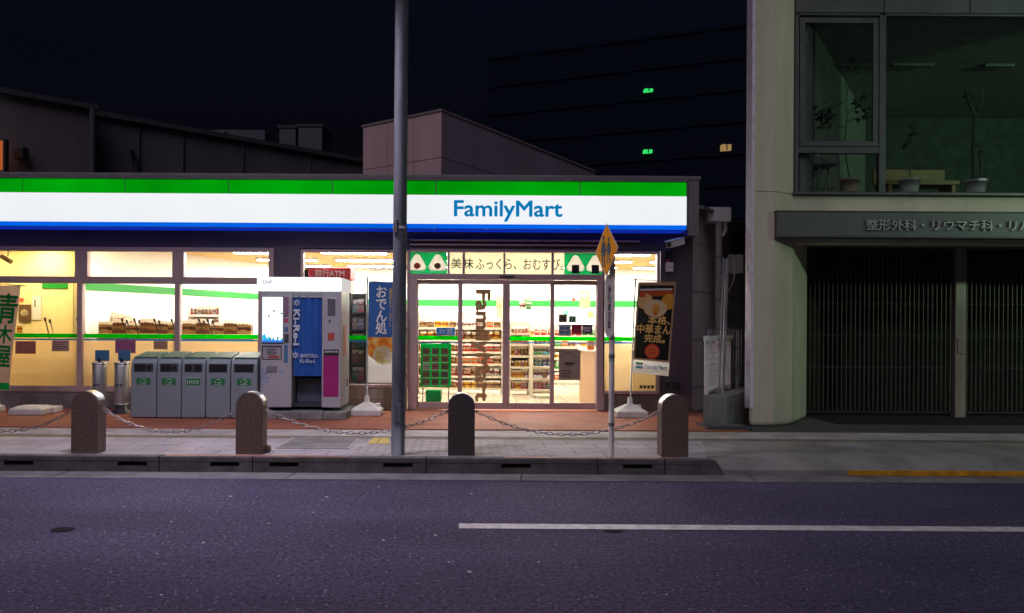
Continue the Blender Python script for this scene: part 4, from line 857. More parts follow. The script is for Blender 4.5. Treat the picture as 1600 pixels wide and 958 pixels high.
# ashtrays
for k, (pxc, z_, sw) in enumerate(((157, .33, 22), (191.5, .33, 19))):
    Ya = 11.25; x = X_(pxc - .7, Ya); zt = at(pxc, 566, Ya).z
    t = thing('ashtray_stand', (x, Ya, .19), ['steel cylinder ashtray with a blue plate, standing farther from the bins', 'steel cylinder ashtray with a blue plate, standing against the end bin'][k], 'ashtray', 'steel ashtrays')
    r = .105
    q = MB(); q.lathe((x, Ya, 0), [(r * .96, z_), (r, z_ + .02), (r, zt - .06), (r * .97, zt - .055)], 24); q.build('cylinder', pbr('ash_steel%d' % k, (.42, .42, .42), .38, .6, var=.15, streak=True), t)
    q = MB(); q.lathe((x, Ya, 0), [(r * 1.0, zt - .054), (r * 1.06, zt - .03), (r * 1.06, zt), (r * .9, zt), (r * .85, zt - .04)], 24); q.build('bowl', M['steel'], t)
    q = MB(); q.box(x - .02, x + .02, Ya - .02, Ya + .02, zt - .03, zt + .06); q.build('sign_post', M['dark'], t)
    X0, X1, Z0, Z1 = rect(pxc - sw / 2 + 3, 547, pxc + sw / 2 + 3, 564, Ya); q = MB(); q.box(X0, X1, Ya - .012, Ya + .004, Z0, Z1, .003); q.build('blue_plate', M['bluesign'], t)
    q = MB(); q.lathe((x, Ya, 0), [(.14, .19), (.14, .24), (.09, .25), (.09, z_ - .001)], 20); q.build('base', M['dark'], t)
    q = MB(); zm = (z_ + zt) / 2 - .04
    for j in range(3): q.box(x - .045 + j * .036, x - .027 + j * .036, Ya - r - .004, Ya - r * .86, zm, zm + .035)
    q.build('label_marks', M['darkgrey'], t)
# white base weights and banners on poles
def base_weight(x, y, t, r=.26, h=.2):
    q = MB(); pts = lambda a, z: [(x - a, y - a * .8, z), (x + a, y - a * .8, z), (x + a, y + a * .8, z), (x - a, y + a * .8, z)]
    z = .19; q.data(pts(r, z) + pts(r, z + .085) + pts(r * .9, z + .10) + pts(.05, z + h), [(3, 2, 1, 0)] + [(i + 4 * k, (i + 1) % 4 + 4 * k, (i + 1) % 4 + 4 * k + 4, i + 4 * k + 4) for k in range(3) for i in range(4)] + [(12, 13, 14, 15)])
    bmesh.ops.bevel(q.bm, geom=[e for e in q.bm.edges], offset=.012, segments=2, affect='EDGES', profile=.5)
    o = q.build('base', M['rubber'], t)
    q = MB(); q.lathe((x, y, 0), [(.04, z + h - .01), (.036, z + h + .09), (.03, z + h + .1)], 12); q.build('socket', M['rubber'], o)
    q = MB(); q.lathe((x + r * .62, y + r * .4, 0), [(.05, z + .1), (.05, z + .16), (.04, z + .165)], 12); q.build('filler_cap', M['rubber'], o)
    return o
Yn = 11.25
def wave(amp, ph, k=2.2):
    return lambda X, Y, Z: (X, Y + amp * math.sin(k * X * 2 + ph + Z * 1.3) + amp * .6 * math.sin(Z * 4.1 + ph), Z)
def cloth(q, x0, x1, z0, z1, y, fn, shape=None, nx=10, nz=24):
    vs = []
    for j in range(nz + 1):
        for i in range(nx + 1):
            u, v = i / nx, j / nz; X, Z = x0 + (x1 - x0) * u, z0 + (z1 - z0) * v
            if shape: X, Z = shape(X, Z)
            vs.append(fn(X, y, Z))
    q.data(vs, [(j * (nx + 1) + i, j * (nx + 1) + i + 1, (j + 1) * (nx + 1) + i + 1, (j + 1) * (nx + 1) + i) for j in range(nz) for i in range(nx)])
    for f in q.bm.faces: f.smooth = True
    return q
# blue banner
xp = X_(574, Yn); fn = wave(.012, .4)
t = thing('oden_banner', (xp, Yn, .19), 'blue banner with white brushed lettering and a food picture, on a pole with white base', 'banner')
base_weight(xp, Yn, t, .235, .19)
q = MB(); q.tube([(xp, Yn, .45), (xp, Yn, 2.3)], .012, 8); q.build('pole', M['steel'], t)
zt_ = at(574, 440, Yn).z; zbt = at(590, 598, Yn).z; zm = at(590, 527, Yn).z; xR = X_(617, Yn)
q = MB(); q.tube([(xp - .02, Yn, zt_ + .01), (xR + .02, Yn, zt_ - .02)], .007, 6); q.build('crossbar', M['dark'], t)
q = MB(); cloth(q, xp + .015, xR, zm, zt_ - .005, Yn, fn); fl = q.build('cloth', M['cloth_blue'], t)
q = MB(); cloth(q, xp + .015, xR, zbt, zm, Yn, fn); q.build('cloth', M['cloth_white'], t)
q = MB(); pts = [(.02, 0), (.40, -.06), (.40, -.30), (.26, -.40), (.1, -.42), (.02, -.38)]
def blob(q, P, y, fn, thick=.002):
    k = len(P); q.data([fn(X, y, Z) for X, Z in P] + [fn(X, y - thick, Z) for X, Z in P], [tuple(range(k)), tuple(range(2 * k - 1, k - 1, -1))] + [(i, (i + 1) % k, k + (i + 1) % k, k + i) for i in range(k)]); return q
bw = xR - xp - .02
def ell(cx, cz, a, b, n=22, a0=0, a1=6.2832): return [(cx + a * math.cos(a0 + (a1 - a0) * i / n), cz + b * math.sin(a0 + (a1 - a0) * i / n)) for i in range(n)]
blob(q, [(xp + .016, zm + .0), (xR - .001, zm + .0), (xR - .001, zm - .16), (xp + bw * .8, zm - .30), (xp + bw * .45, zm - .38), (xp + bw * .2, zm - .32), (xp + .016, zm - .27)], Yn - .016, fn); q.build('food_picture', M['orange_food'], t)
q = MB(); blob(q, ell(xp + .02 + bw * .55, zm - .27, bw * .38, .14), Yn - .021, fn); q.build('soup_picture', M['soup'], t)
q = MB(); q.text('お\nで\nん\n処', xp + bw * .32, xp + bw * .74, zm + .05, zt_ - .07, Yn - .014, bold=.022, fn=fn, line=.9); q.build('lettering', M['white_print'], t)
q = MB(); q.text('鍋\n底\nお\nで\nん\nだ\nし', xp + bw * .83, xp + bw * .93, zm + .16, zt_ - .1, Yn - .014, bold=.01, fn=fn, line=.95); q.build('gold_lettering', M['gold'], t)
# black banner
xp = X_(985, Yn); fn = wave(.014, 1.7)
t = thing('steamed_bun_banner', (xp, Yn, .19), 'black banner with gold lettering and pictured steamed buns, on a pole with white base', 'banner')
base_weight(xp, Yn, t, .235, .19)
pt, pb = at(993, 437, Yn), at(985, 622, Yn)
q = MB(); q.tube([(pb.x, Yn, .45), (pt.x, Yn, pt.z + .02)], .011, 8); q.build('pole', M['steel'], t)
A, B, C_, D = at(997, 441, Yn), at(1056, 441, Yn), at(1044, 588, Yn), at(988, 582, Yn)     # corners of the hanging cloth
def quadmap(u, v): return (A * (1 - u) + B * u) * v + (D * (1 - u) + C_ * u) * (1 - v)
def qfn(X, Y, Z):
    p = quadmap(X, Z); return fn(p.x, Yn + (Y - Yn), p.z)
q = MB(); q.tube([(pt.x - .03, Yn, pt.z), (B.x + .02, Yn - .02, B.z + .015)], .008, 6); q.build('crossbar', M['steel'], t)
def qcloth(q, u0, u1, v0, v1, y): return cloth(q, u0, u1, v0, v1, y, qfn)
q = MB(); qcloth(q, 0, 1, .145, 1, Yn); q.build('cloth', M['cloth_black'], t)
q = MB(); qcloth(q, 0, 1, 0, .144, Yn); q.build('cloth', M['cloth_white'], t)
bt = thin('banner_edge', (.62, .40, .25), .4)
for e in ((0, .045, .145, 1), (.955, 1, .145, 1), (.046, .954, .965, 1), (.046, .954, .145, .165)):
    q = MB(); qcloth(q, *e, Yn - .004); q.build('border', bt, t)
bun = [thin('bun_a', (.85, .62, .28), .3), thin('bun_b', (.80, .42, .06), .3), thin('bun_c', (.85, .70, .42), .3)]
for k, (cu_, cv, a, b) in enumerate(((.2, .79, .22, .085), (.84, .79, .20, .085), (.5, .715, .31, .095))):
    q = MB(); P = [(min(.955, max(.045, x_)), z_) for x_, z_ in ell(cu_, cv, a, b)]; blob(q, P, Yn - .008 - .004 * k, qfn); q.build('bun_picture', bun[(0, 1, 2)[k]], t)
q = MB(); blob(q, ell(.5, .70, .1, .06), Yn - .022, qfn); q.build('filling_picture', M['orange_food'], t)
q = MB(); blob(q, [(.06, .90), (.93, .93), (.93, .86), (.06, .83)], Yn - .012, qfn); q.build('ribbon_picture', thin('ribbon_red', (.6, .12, .04), .3), t)
q = MB(); blob(q, [(.06, .925), (.9, .935), (.9, .915), (.06, .905)], Yn - .016, qfn); q.build('ribbon_trim', M['cloth_white'], t)
for s_, u0, u1, v0, v1 in (('本格、', .33, .92, .545, .635), ('中華まん', .06, .94, .44, .54), ('完成。', .27, .82, .345, .435)):
    q = MB(); q.text(s_, u0, u1, v0, v1, Yn - .012, bold=.02, fn=qfn); q.build('gold_lettering', M['gold'], t)
q = MB(); blob(q, ell(.5, .25, .2, .08), Yn - .012, qfn); st = q.build('red_seal', thin('seal_red', (.75, .10, .05), .3), t)
q = MB(); P = ell(.5, .25, .13, .05, 16); q.tube([qfn(x_, Yn - .016, z_) for x_, z_ in P + P[:1]], .004, 5); q.tube([qfn(x_, Yn - .016, z_) for x_, z_ in ((.42, .25), (.58, .25))], .005, 5); q.build('seal_mark', M['gold'], st)
q = MB(); q.text('FamilyMart', .33, .94, .05, .105, Yn - .012, bold=.01, fn=qfn); q.build('lettering', pbr('logo_blue', (.02, .22, .5), .5), t)
lg = [pbr('logo_green', (.0, .42, .12), .5), M['white_print'], pbr('logo_cyan', (.02, .35, .6), .5)]
for k in range(3): q = MB(); blob(q, [(.08, .118 - k * .022), (.28, .118 - k * .022), (.28, .098 - k * .022), (.08, .098 - k * .022)], Yn - .012, qfn); q.build('logo_band', lg[k], t)
for v in (.25, .5, .78):
    q = MB(); p = quadmap(0, v); f = (p.z - pb.z) / (pt.z - pb.z); q.tube([(p.x + .01, Yn, p.z), (pb.x + (pt.x - pb.x) * f, Yn, p.z)], .006, 5); q.build('tie', M['dark'], t)
# green-lettered banner at the edge
Yg = 11.2; xp = X_(-26, Yg); fn = wave(.02, .2)
t = thing('green_banner', (xp, Yg, .19), 'pale banner with green brushed lettering hanging at the edge of the eat-in window', 'banner')
base_weight(xp, Yg, t, .235, .19)
A, B, C_, D = at(-24, 445, Yg), at(33, 447, Yg), at(12, 610, Yg), at(-30, 607, Yg)
def quadmap2(u, v): return (A * (1 - u) + B * u) * v + (D * (1 - u) + C_ * u) * (1 - v)
def gfn(X, Y, Z): p = quadmap2(X, Z); return fn(p.x, Yg + (Y - Yg), p.z)
q = MB(); q.tube([(xp, Yg, .45), (xp, Yg, A.z + .1)], .012, 8); q.build('pole', M['steel'], t)
q = MB(); q.tube([(xp - .02, Yg, A.z + .03), (B.x + .09, Yg - .01, B.z + .0)], .008, 6); q.build('crossbar', M['dark'], t)
q = MB(); cloth(q, 0, 1, .07, 1, Yg, gfn); q.build('cloth', M['cloth_pale'], t)
q = MB(); cloth(q, 0, 1, 0, .069, Yg, gfn); q.build('cloth', M['cloth_green'], t)
for s_, u0, u1, v0, v1 in (('青', .40, .98, .64, .92), ('木', .44, .92, .45, .62), ('屋', .45, .95, .22, .42)):
    q = MB(); q.text(s_, u0, u1, v0, v1, Yg - .008, bold=.022, fn=gfn); q.build('green_lettering', M['cloth_green'], t)
# loose white base at the foot of the wall
x = X_(52, 11.1)
t = thing('banner_weight', (x, 11.1, .19), 'low white plastic banner weight lying by the plinth without a pole', 'weight')
q = MB(); y = 11.1; z = .19
def ring(a, b, zz): return [(x - a, y - b, zz), (x + a, y - b, zz), (x + a, y + b, zz), (x - a, y + b, zz)]
q.data(ring(.25, .2, z) + ring(.25, .2, z + .09) + ring(.17, .12, z + .13), [(3, 2, 1, 0)] + [(i + 4 * k, (i + 1) % 4 + 4 * k, (i + 1) % 4 + 4 * k + 4, i + 4 * k + 4) for k in range(2) for i in range(4)] + [(8, 9, 10, 11)])
bmesh.ops.bevel(q.bm, geom=list(q.bm.edges), offset=.015, segments=2, affect='EDGES', profile=.5); q.build('body', M['rubber'], t)
q = MB(); q.box(x - .02, x + .3, y + .05, y + .3, z, z + .1, .02); q.build('rear_lobe', M['rubber'], t)

# photo booth
YP = 10.75; z0 = .35
x0, x1 = X_(407, YP), X_(533, YP); zt = at(468, 455, YP).z; D_ = .75
t = thing('photo_booth', ((x0 + x1) / 2, YP, .30), 'white photo booth with blue curtain, lit screen and glowing top box', 'photo booth')
xa, xb = X_(456, YP), X_(503, YP)
q = MB(); q.box(x0, xa, YP, YP + D_, z0, zt, .012); q.build('left_cabinet', M['booth'], t)
q = MB(); q.box(xb, x1, YP, YP + D_, z0, zt, .012); q.build('right_cabinet', M['booth'], t)
q = MB(); q.box(xa + .001, xb - .001, YP + .62, YP + D_ - .003, z0, zt - .002); q.box(xa + .001, xb - .001, YP + .1, YP + .619, z0 + .002, z0 + .05); q.build('back_panel', M['booth_dark'], t)
q = MB(); q.box(xa + .02, xb - .02, YP + .25, YP + .5, z0 + .051, z0 + .42, .01); q.build('stool', pbr('booth_stool', (.07, .075, .11), .6), t)
q = MB(); q.box(xa + .001, xb - .001, YP + .03, YP + .6, zt - .09, zt - .003); q.build('lintel', M['booth'], t)
X0, X1, Z0, Z1 = rect(401, 433, 533, 455, YP - .04)
q = MB(); q.box(X0, X1, YP - .05, YP + .04, Z0, Z1, .03, seg=4); q.build('light_box', M['lightbox'], t)
q = MB(); q.box(X0 + .06, X1 + .02, YP + .041, YP + D_, Z0 + .01, Z1 - .002, .01); q.build('top_box', emit('booth_top_side', (.95, .9, .85), .7), t)
q = MB(); q.text('DNP', X0 + .1, X0 + .23, (Z0 + Z1) / 2 + .0, (Z0 + Z1) / 2 + .05, YP - .052, .004); q.build('lettering', pbr('faint_grey', (.35, .35, .38), .5), t)
# curtain with folds
zc0 = at(480, 588, YP).z; nx = 40
q = MB(); vs = []
for j in range(2):
    for i in range(nx + 1):
        u = i / nx; vs.append((xa + .01 + (xb - xa - .02) * u, YP + .045 + .012 * math.sin(u * 22) + .006 * math.sin(u * 47 + 1), zc0 if j == 0 else zt - .06))
q.data(vs, [(i, i + 1, nx + 2 + i, nx + 1 + i) for i in range(nx)]); cur = q.build('curtain', M['curtain'], t, smooth=True)
yc = YP + .022
def star(q, cx, cz, r, y):
    for k in range(8):
        a = k * math.pi / 4; q.prism_y([(cx + r * .3 * math.cos(a - .35), cz + r * .3 * math.sin(a - .35)), (cx + r * math.cos(a - .12), cz + r * math.sin(a - .12)), (cx + r * math.cos(a + .12), cz + r * math.sin(a + .12)), (cx + r * .3 * math.cos(a + .35), cz + r * .3 * math.sin(a + .35))], y - .002, y)
    return q
pw = pbr('curtain_print', (.62, .66, .75), .6)
for px, py, r in ((463.5, 473, .05), (461.5, 555, .05)):
    c = at(px, py, yc); q = MB(); star(q, c.x, c.z, r, yc); q.build('star_print', pw, cur)
X0, X1, Z0, Z1 = rect(458.5, 484, 468, 539, yc); q = MB(); q.text('Ki-Re-i', X0, X1, Z0, Z1, yc, bold=.03, rot=-90, depth=.002); q.build('lettering', pw, cur)
X0, X1, Z0, Z1 = rect(469, 553, 498, 559, yc); q = MB(); q.text('証明写真は、', X0, X1, Z0, Z1, yc, bold=.008, depth=.002); q.build('small_lettering', pw, cur)
X0, X1, Z0, Z1 = rect(469, 561, 493, 567, yc); q = MB(); q.text('Ki-Re-i.', X0, X1, Z0, Z1, yc, bold=.008, depth=.002); q.build('small_lettering', pw, cur)
# left cabinet fittings
def bp(name, px0, py0, px1, py1, mat, d=.006, par=None, y=YP):
    X0, X1, Z0, Z1 = rect(px0, py0, px1, py1, y); q = MB(); q.box(X0, X1, y - d, y - .0005, Z0, Z1, min(.003, d * .3)); return q.build(name, mat, par or t), (X0, X1, Z0, Z1)
fr, r = bp('screen_frame', 409, 463, 443, 537, M['darkgrey'], .008)
sc_, r = bp('screen', 410, 464, 442, 535, M['screen'], .011, fr)
X0, X1, Z0, Z1 = rect(410, 518, 442, 535, YP - .011)
q = MB(); k = 16; P = [(X0, Z0), (X1, Z0)] + [(X1 - (X1 - X0) * i / k, Z0 + (Z1 - Z0) * (.25 + .2 * math.sin(i * 1.9) + .55 * (i / k) ** 3)) for i in range(k + 1)]; q.prism_y(P, YP - .014, YP - .0115); q.build('screen_wave', M['screen_cyan'], fr)
q = MB(); q.box(X0, X1, YP - .0165, YP - .0145, Z0, Z0 + .03); q.build('screen_band', M['screen_blue'], fr)
q = MB()
for px, py in ((420, 494), (428, 486), (440, 490), (423, 530), (434, 528)): c = at(px, py, YP - .015); q.box(c.x - .012, c.x + .012, YP - .0185, YP - .017, c.z - .01, c.z + .012)
q.build('screen_marks', M['darkgrey'], fr)
bp('coin_panel', 444, 464, 451, 495, pbr('panel_mauve', (.25, .15, .22), .5)); bp('red_button', 444.5, 498, 450.5, 504, pbr('button_pink', (.5, .05, .15), .5)); bp('blue_button', 444.5, 511, 450, 518, M['bluesign']); bp('coin_slot', 444, 522, 451, 536, M['darkgrey'])
pn, r = bp('price_panel', 409, 540, 440, 562, M['darkgrey'], .006); bp('price_card', 411, 543, 439, 561, pbr('price_card_grey', (.34, .31, .33), .5), .009, pn); bp('red_bar', 420, 556, 436, 559.5, pbr('bar_red', (.4, .05, .06), .5), .012, pn)
q = MB(); X0, X1, Z0, Z1 = rect(411, 541, 438, 546, YP)
for k in range(4): q.box(X0 + .06, X1 - .05 - .02 * (k % 2), YP - .012, YP - .0095, Z0 - .005 - k * .024, Z0 + .004 - k * .024)
q.build('print', M['ink'], pn)
bp('blue_label', 444, 539, 449.5, 567, M['bluesign']); bp('photo_outlet', 416, 572, 433, 582, pbr('outlet', (.2, .19, .21), .4), .008); bp('outlet_label', 436, 578, 443, 581, pbr('label_blue', (.25, .36, .6), .5), .004)
c = at(405, 590, YP); q = MB()
for k in range(5):
    a = R(-70 + k * 35); q.prism_y([(x0 + .005 + .02 * math.cos(a - .4), c.z + .02 * math.sin(a - .4)), (x0 + .005 + .12 * math.cos(a - .14), c.z + .14 * math.sin(a - .14)), (x0 + .005 + .13 * math.cos(a), c.z + .15 * math.sin(a)), (x0 + .005 + .12 * math.cos(a + .14), c.z + .14 * math.sin(a + .14)), (x0 + .005 + .02 * math.cos(a + .4), c.z + .02 * math.sin(a + .4))], YP - .003, YP - .0005)
q.build('flower_print', pbr('flower_blue', (.26, .33, .52), .5), t)
# right cabinet fittings
bp('mirror', 512, 466, 524, 494, pbr('mirror_grey', (.24, .23, .26), .2, .5), .006); bp('red_label', 512, 520, 522.5, 532, pbr('label_red', (.45, .07, .05), .5), .004)
q = MB(); c = at(515, 502, YP); q.prism_y([(c.x - .02, c.z - .03), (c.x + .01, c.z - .015), (c.x + .02, c.z + .03), (c.x - .005, c.z + .015)], YP - .003, YP - .0005); q.build('camera_mark', M['ink'], t)
po, r = bp('poster', 505, 556, 529, 620, M['magenta'], .004); bp('poster_header', 506, 546, 529.5, 555.5, M['dark'], .005, po)
X0, X1, Z0, Z1 = rect(508, 548, 528, 551, YP); q = MB(); q.text('証明写真', X0, X1, Z0, Z1, YP - .0052, .01, depth=.002); q.build('poster_lettering', M['white_print'], po)
# side face fittings
q = MB(); q.box(x1 + .0005, x1 + .004, YP + .2, YP + .45, 1.1, 1.55); q.build('side_poster', pbr('side_poster', (.5, .16, .12), .5), t)
q = MB(); q.box(x1 + .0005, x1 + .004, YP + .5, YP + .62, .62, .74); q.build('side_label', M['darkgrey'], t)
for xx in (x0 + .12, x1 - .12): q = MB(); q.lathe((xx, YP + .08, 0), [(.012, .30), (.012, z0 + .003)], 8); q.lathe((xx, YP + .08, 0), [(.03, .296), (.03, .306)], 10); q.build('foot', M['steel'], t)
# slab under the booth
q = MB(); yl = 10.6; xs0, xs1 = X_(398, yl), X_(541, yl); nb = 4
t = thing('booth_slab', ((xs0 + xs1) / 2, yl, .19), 'low slab of concrete blocks under the photo booth', 'slab')
for k in range(nb):
    q = MB(); a = xs0 + (xs1 - xs0) * k / nb; b = xs0 + (xs1 - xs0) * (k + 1) / nb; q.box(a + .003, b - .003, yl, yl + .95, .188, .30, .012); q.build('block', M['slab'], t)

# wall fittings right of the entrance
c = at(1046, 412, YF - .05)
t = thing('alarm_box', (c.x, YF - .06, c.z), 'small white alarm box with a red lamp on the dark cladding', 'alarm')
q = MB(); q.box(c.x - .055, c.x + .055, YF - .09, YF - .001, c.z - .13, c.z + .02, .008); q.build('body', M['white_paint'], t)
q = MB(); q.lathe((c.x - .02, YF - .05, c.z), [(.03, .02), (.03, .06), (.02, .075)], 12); q.build('red_lamp', pbr('alarm_red', (.45, .03, .04), .3), t)
q = MB(); q.box(c.x - .045, c.x + .045, YF - .094, YF - .0905, c.z - .075, c.z - .068); q.build('groove', M['dark'], t)
c = at(1056, 379, 11.6)
t = thing('security_camera', (c.x, YF, c.z - .1), 'pale box security camera under a dark bracket above the black banner', 'camera')
Mc = Matrix.Translation(c) @ Matrix.Rotation(R(-52), 4, 'Z') @ Matrix.Rotation(R(14), 4, 'X')
q = MB(); q.box(-.065, .065, -.17, .15, -.055, .045, .01, Mc); q.build('housing', M['white_paint'], t)
q = MB(); q.box(-.075, .075, -.2, .16, .046, .058, .003, Mc); q.build('sunshield', pbr('shield_blue', (.62, .76, .95), .35), t)
q = MB(); q.lathe((0, 0, 0), [(.035, 0), (.04, .02), (.03, .022)], 14); q.xf(Mc @ Matrix.Translation((0, -.17, -.005)) @ Matrix.Rotation(R(90), 4, 'X')); q.build('lens', M['dark'], t)
q = MB(); q.tube([c + Vector((.0, .05, -.05)), c + Vector((-.02, .2, -.16)), Vector((c.x - .03, YF - .01, c.z - .2))], .022, 10); q.box(c.x - .08, c.x + .02, YF - .02, YF - .001, c.z - .3, c.z - .1, .004); q.build('bracket', M['dark'], t)
for k, px in enumerate((1043, 1058)):
    c = at(px, 600, YF - .03); q = MB(); q.box(c.x - .05, c.x + .05, YF - .07, YF - .001, c.z - .05, c.z + .05, .01)
    o = q.build('outlet_box', M['darkgrey'], origin=(c.x, YF, c.z)); tag(o, ['dark outlet box on the cladding, close to the side window', 'dark outlet box on the cladding, close to the shop corner'][k], 'outlet', 'outlet boxes on the cladding')
    q = MB(); q.box(c.x - .035, c.x + .035, YF - .076, YF - .0705, c.z - .035, c.z + .035, .003); q.build('cover', M['dark'], o)

# ================================================================== STREET FURNITURE
def bollard_mesh(x):
    w2, z0, ztop, d = .143, ZK, .828, .19
    zc = ztop - w2
    arc = [(x + w2 * math.cos(a), zc + w2 * math.sin(a)) for a in [math.pi * k / 18 for k in range(19)]]
    return [(x + w2, z0)] + arc + [(x - w2, z0)], zc, w2, d
bx_ = [-5.85, X_(132.5, YB), X_(390, YB), X_(722, YB), X_(1056, YB)]
lbl = ['round-topped brown granite bollard beyond the edge, before the green-lettered banner', 'round-topped brown granite bollard standing before the ashtrays', 'round-topped brown granite bollard standing before the photo booth', 'dark granite bollard between the steel pole and the crossing sign, before the doors', 'round-topped granite bollard at the end of the kerb by the crossing sign']
for k, x in enumerate(bx_):
    P, zc, w2, d = bollard_mesh(x)
    t = thing('bollard', (x, YB, ZK), lbl[k], 'bollard', 'granite bollards along the kerb')
    q = MB(); q.prism_y(P, YB, YB + d); 
    bmesh.ops.bevel(q.bm, geom=[e for e in q.bm.edges if abs(e.verts[0].co.y - e.verts[1].co.y) < 1e-4 or True and e.calc_face_angle(0) > 1.2], offset=.006, segments=2, affect='EDGES')
    q.build('body', [M['granite'], M['granite'], M['granite'], pbr('dark_granite', (.065, .05, .05), .55, var=.42, scale=38, bump=.25, bscale=120), M['granite']][k], t)
    # polished plate bent over the top
    q = MB(); A0 = [R(20) + R(140) * i / 16 for i in range(17)]
    vs = []
    for r_ in (w2 + .001, w2 + .006):
        for a in A0:
            for yy in (YB + .025, YB + d - .025): vs.append((x + r_ * math.cos(a), yy, zc + r_ * math.sin(a)))
    fs = []
    for g in (0, 34):
        for i in range(16): fs.append((g + 2 * i, g + 2 * i + 1, g + 2 * i + 3, g + 2 * i + 2))
    for i in range(16): fs += [(2 * i, 2 * i + 2, 36 + 2 * i, 34 + 2 * i), (2 * i + 1, 2 * i + 3, 37 + 2 * i, 35 + 2 * i)]
    fs += [(0, 1, 35, 34), (32, 33, 67, 66)]
    q.data(vs, fs); q.build('top_plate', M['steel'], t)
    for s_ in (-1, 1):
        q = MB(); xe = x + s_ * (w2 + .012); q.tube([(x + s_ * (w2 - .01), YB + d / 2, zc - .05), (x + s_ * (w2 + .018), YB + d / 2, zc - .05)], .012, 8)
        q.tube([(xe + .012 * s_, YB + d / 2 + .018 * math.cos(a), zc - .05 + .018 * math.sin(a)) for a in [i * .6283 for i in range(11)]], .005, 6); q.build('chain_eye', M['chain'], t)
def chain(xa, xb, label):
    y, z = YB + .095, .828 - .143 - .055; xa += .165; xb -= .165; L = xb - xa; sag = .24
    q = MB(); n = int(L / .062)
    pts = [Vector((xa + L * i / n, y, z - sag * (1 - (2 * i / n - 1) ** 2))) for i in range(n + 1)]
    for i in range(n):
        a, b = pts[i], pts[i + 1]; c = (a + b) / 2; u = (b - a).normalized(); v = Vector((0, 1, 0)) if i % 2 else u.cross(Vector((0, 1, 0)))
        hl, hw = (b - a).length * .5 + .008, .0145
        ring = []
        for k in range(12):
            al = 2 * math.pi * k / 12; cu, sv = math.cos(al), math.sin(al)
            ring.append(c + u * (math.copysign(abs(cu) ** .8, cu) * hl) + v * (math.copysign(abs(sv) ** .7, sv) * hw))
        q.tube(ring + ring[:1], .0052, 5, cap=False)
    o = q.build('chain', M['chain'], origin=((xa + xb) / 2, y, z)); tag(o, label, 'chain', 'steel chains between the bollards')
    return o
chain(bx_[0], bx_[1], 'sagging steel chain left end, hanging before the loose white banner weight')
chain(bx_[1], bx_[2], 'sagging steel chain hanging before the recycling bins')
chain(bx_[2], bx_[3], 'sagging steel chain passing behind the tall steel pole')
chain(bx_[3], bx_[4], 'sagging steel chain passing behind the crossing sign post')
# the second bollard has a small stone at its foot
q = MB(); x = X_(417, YB + .12); q.box(x - .035, x + .04, YB + .1, YB + .2, ZK, ZK + .075, .02); tag(q.build('stone', M['granite'], origin=(x, YB + .15, ZK)), 'small brown stone lying at the foot of a bollard', 'stone')

# tall steel pole
pb_ = at(622, 713, YB + .06); pt_ = at(628, 0, YB + .06)
dx = (pt_.x - pb_.x) / (pt_.z - pb_.z); H = 9.0; r0 = .076
t = thing('steel_pole', (pb_.x, YB + .06, ZK), 'tall grey steel pole rising beside the kerb in front of the shop', 'pole')
q = MB(); q.tube([(pb_.x + dx * z, YB + .06, ZK + z) for z in (0, .5, 1, 2, 3, 4.5, 6, H)], r0, 20, r2=.07); q.build('shaft', M['pole'], t)
for z in (2.42,):
    q = MB(); q.tube([(pb_.x + dx * z, YB + .06, ZK + z), (pb_.x + dx * z, YB + .06, ZK + z + .03)], r0 + .004, 20); q.build('band', M['pole'], t)
    q = MB(); q.box(pb_.x + dx * z - .06, pb_.x + dx * z - .02, YB - .03, YB + .01, ZK + z - .05, ZK + z + .1, .006); q.build('clamp', M['galv'], t)
q = MB(); z = 1.3; q.box(pb_.x - .035, pb_.x + .035, YB - .021, YB - .011, ZK + .35, ZK + .55, .004); q.build('hatch', M['pole'], t)

# the pole carries a street lamp above the frame
zl = ZK + 5.7; xl_ = pb_.x + dx * 5.7
hx, hy = xl_ - 1.7, YB - .75
q = MB(); q.tube([(xl_, YB + .06, zl - .5), (xl_ - .15, YB, zl - .1), (xl_ - .6, YB - .2, zl + .06), (hx + .2, hy + .1, zl + .08)], .035, 10); q.build('lamp_arm', M['pole'], t)
q = MB(); q.box(hx - .42, hx + .3, hy - .13, hy + .13, zl + .02, zl + .15, .04); q.build('lamp_head', M['alu_grey'], t)
q = MB(); q.box(hx - .36, hx + .24, hy - .11, hy + .11, zl + .005, zl + .019); q.build('lamp_glass', emit('street_lamp_glass', (.95, .88, 1.0), 6), t)
la = bpy.data.lights.new('street_lamp_light', 'AREA'); la.shape = 'RECTANGLE'; la.size = .6; la.size_y = .22; la.energy = 118; la.color = (.93, .82, 1.0); la.spread = R(128)
lo = bpy.data.objects.new('street_lamp_light', la); COL.objects.link(lo); lo.location = Vector((hx - .06, hy, zl - .01)); lo.location -= t.location; lo.parent = t

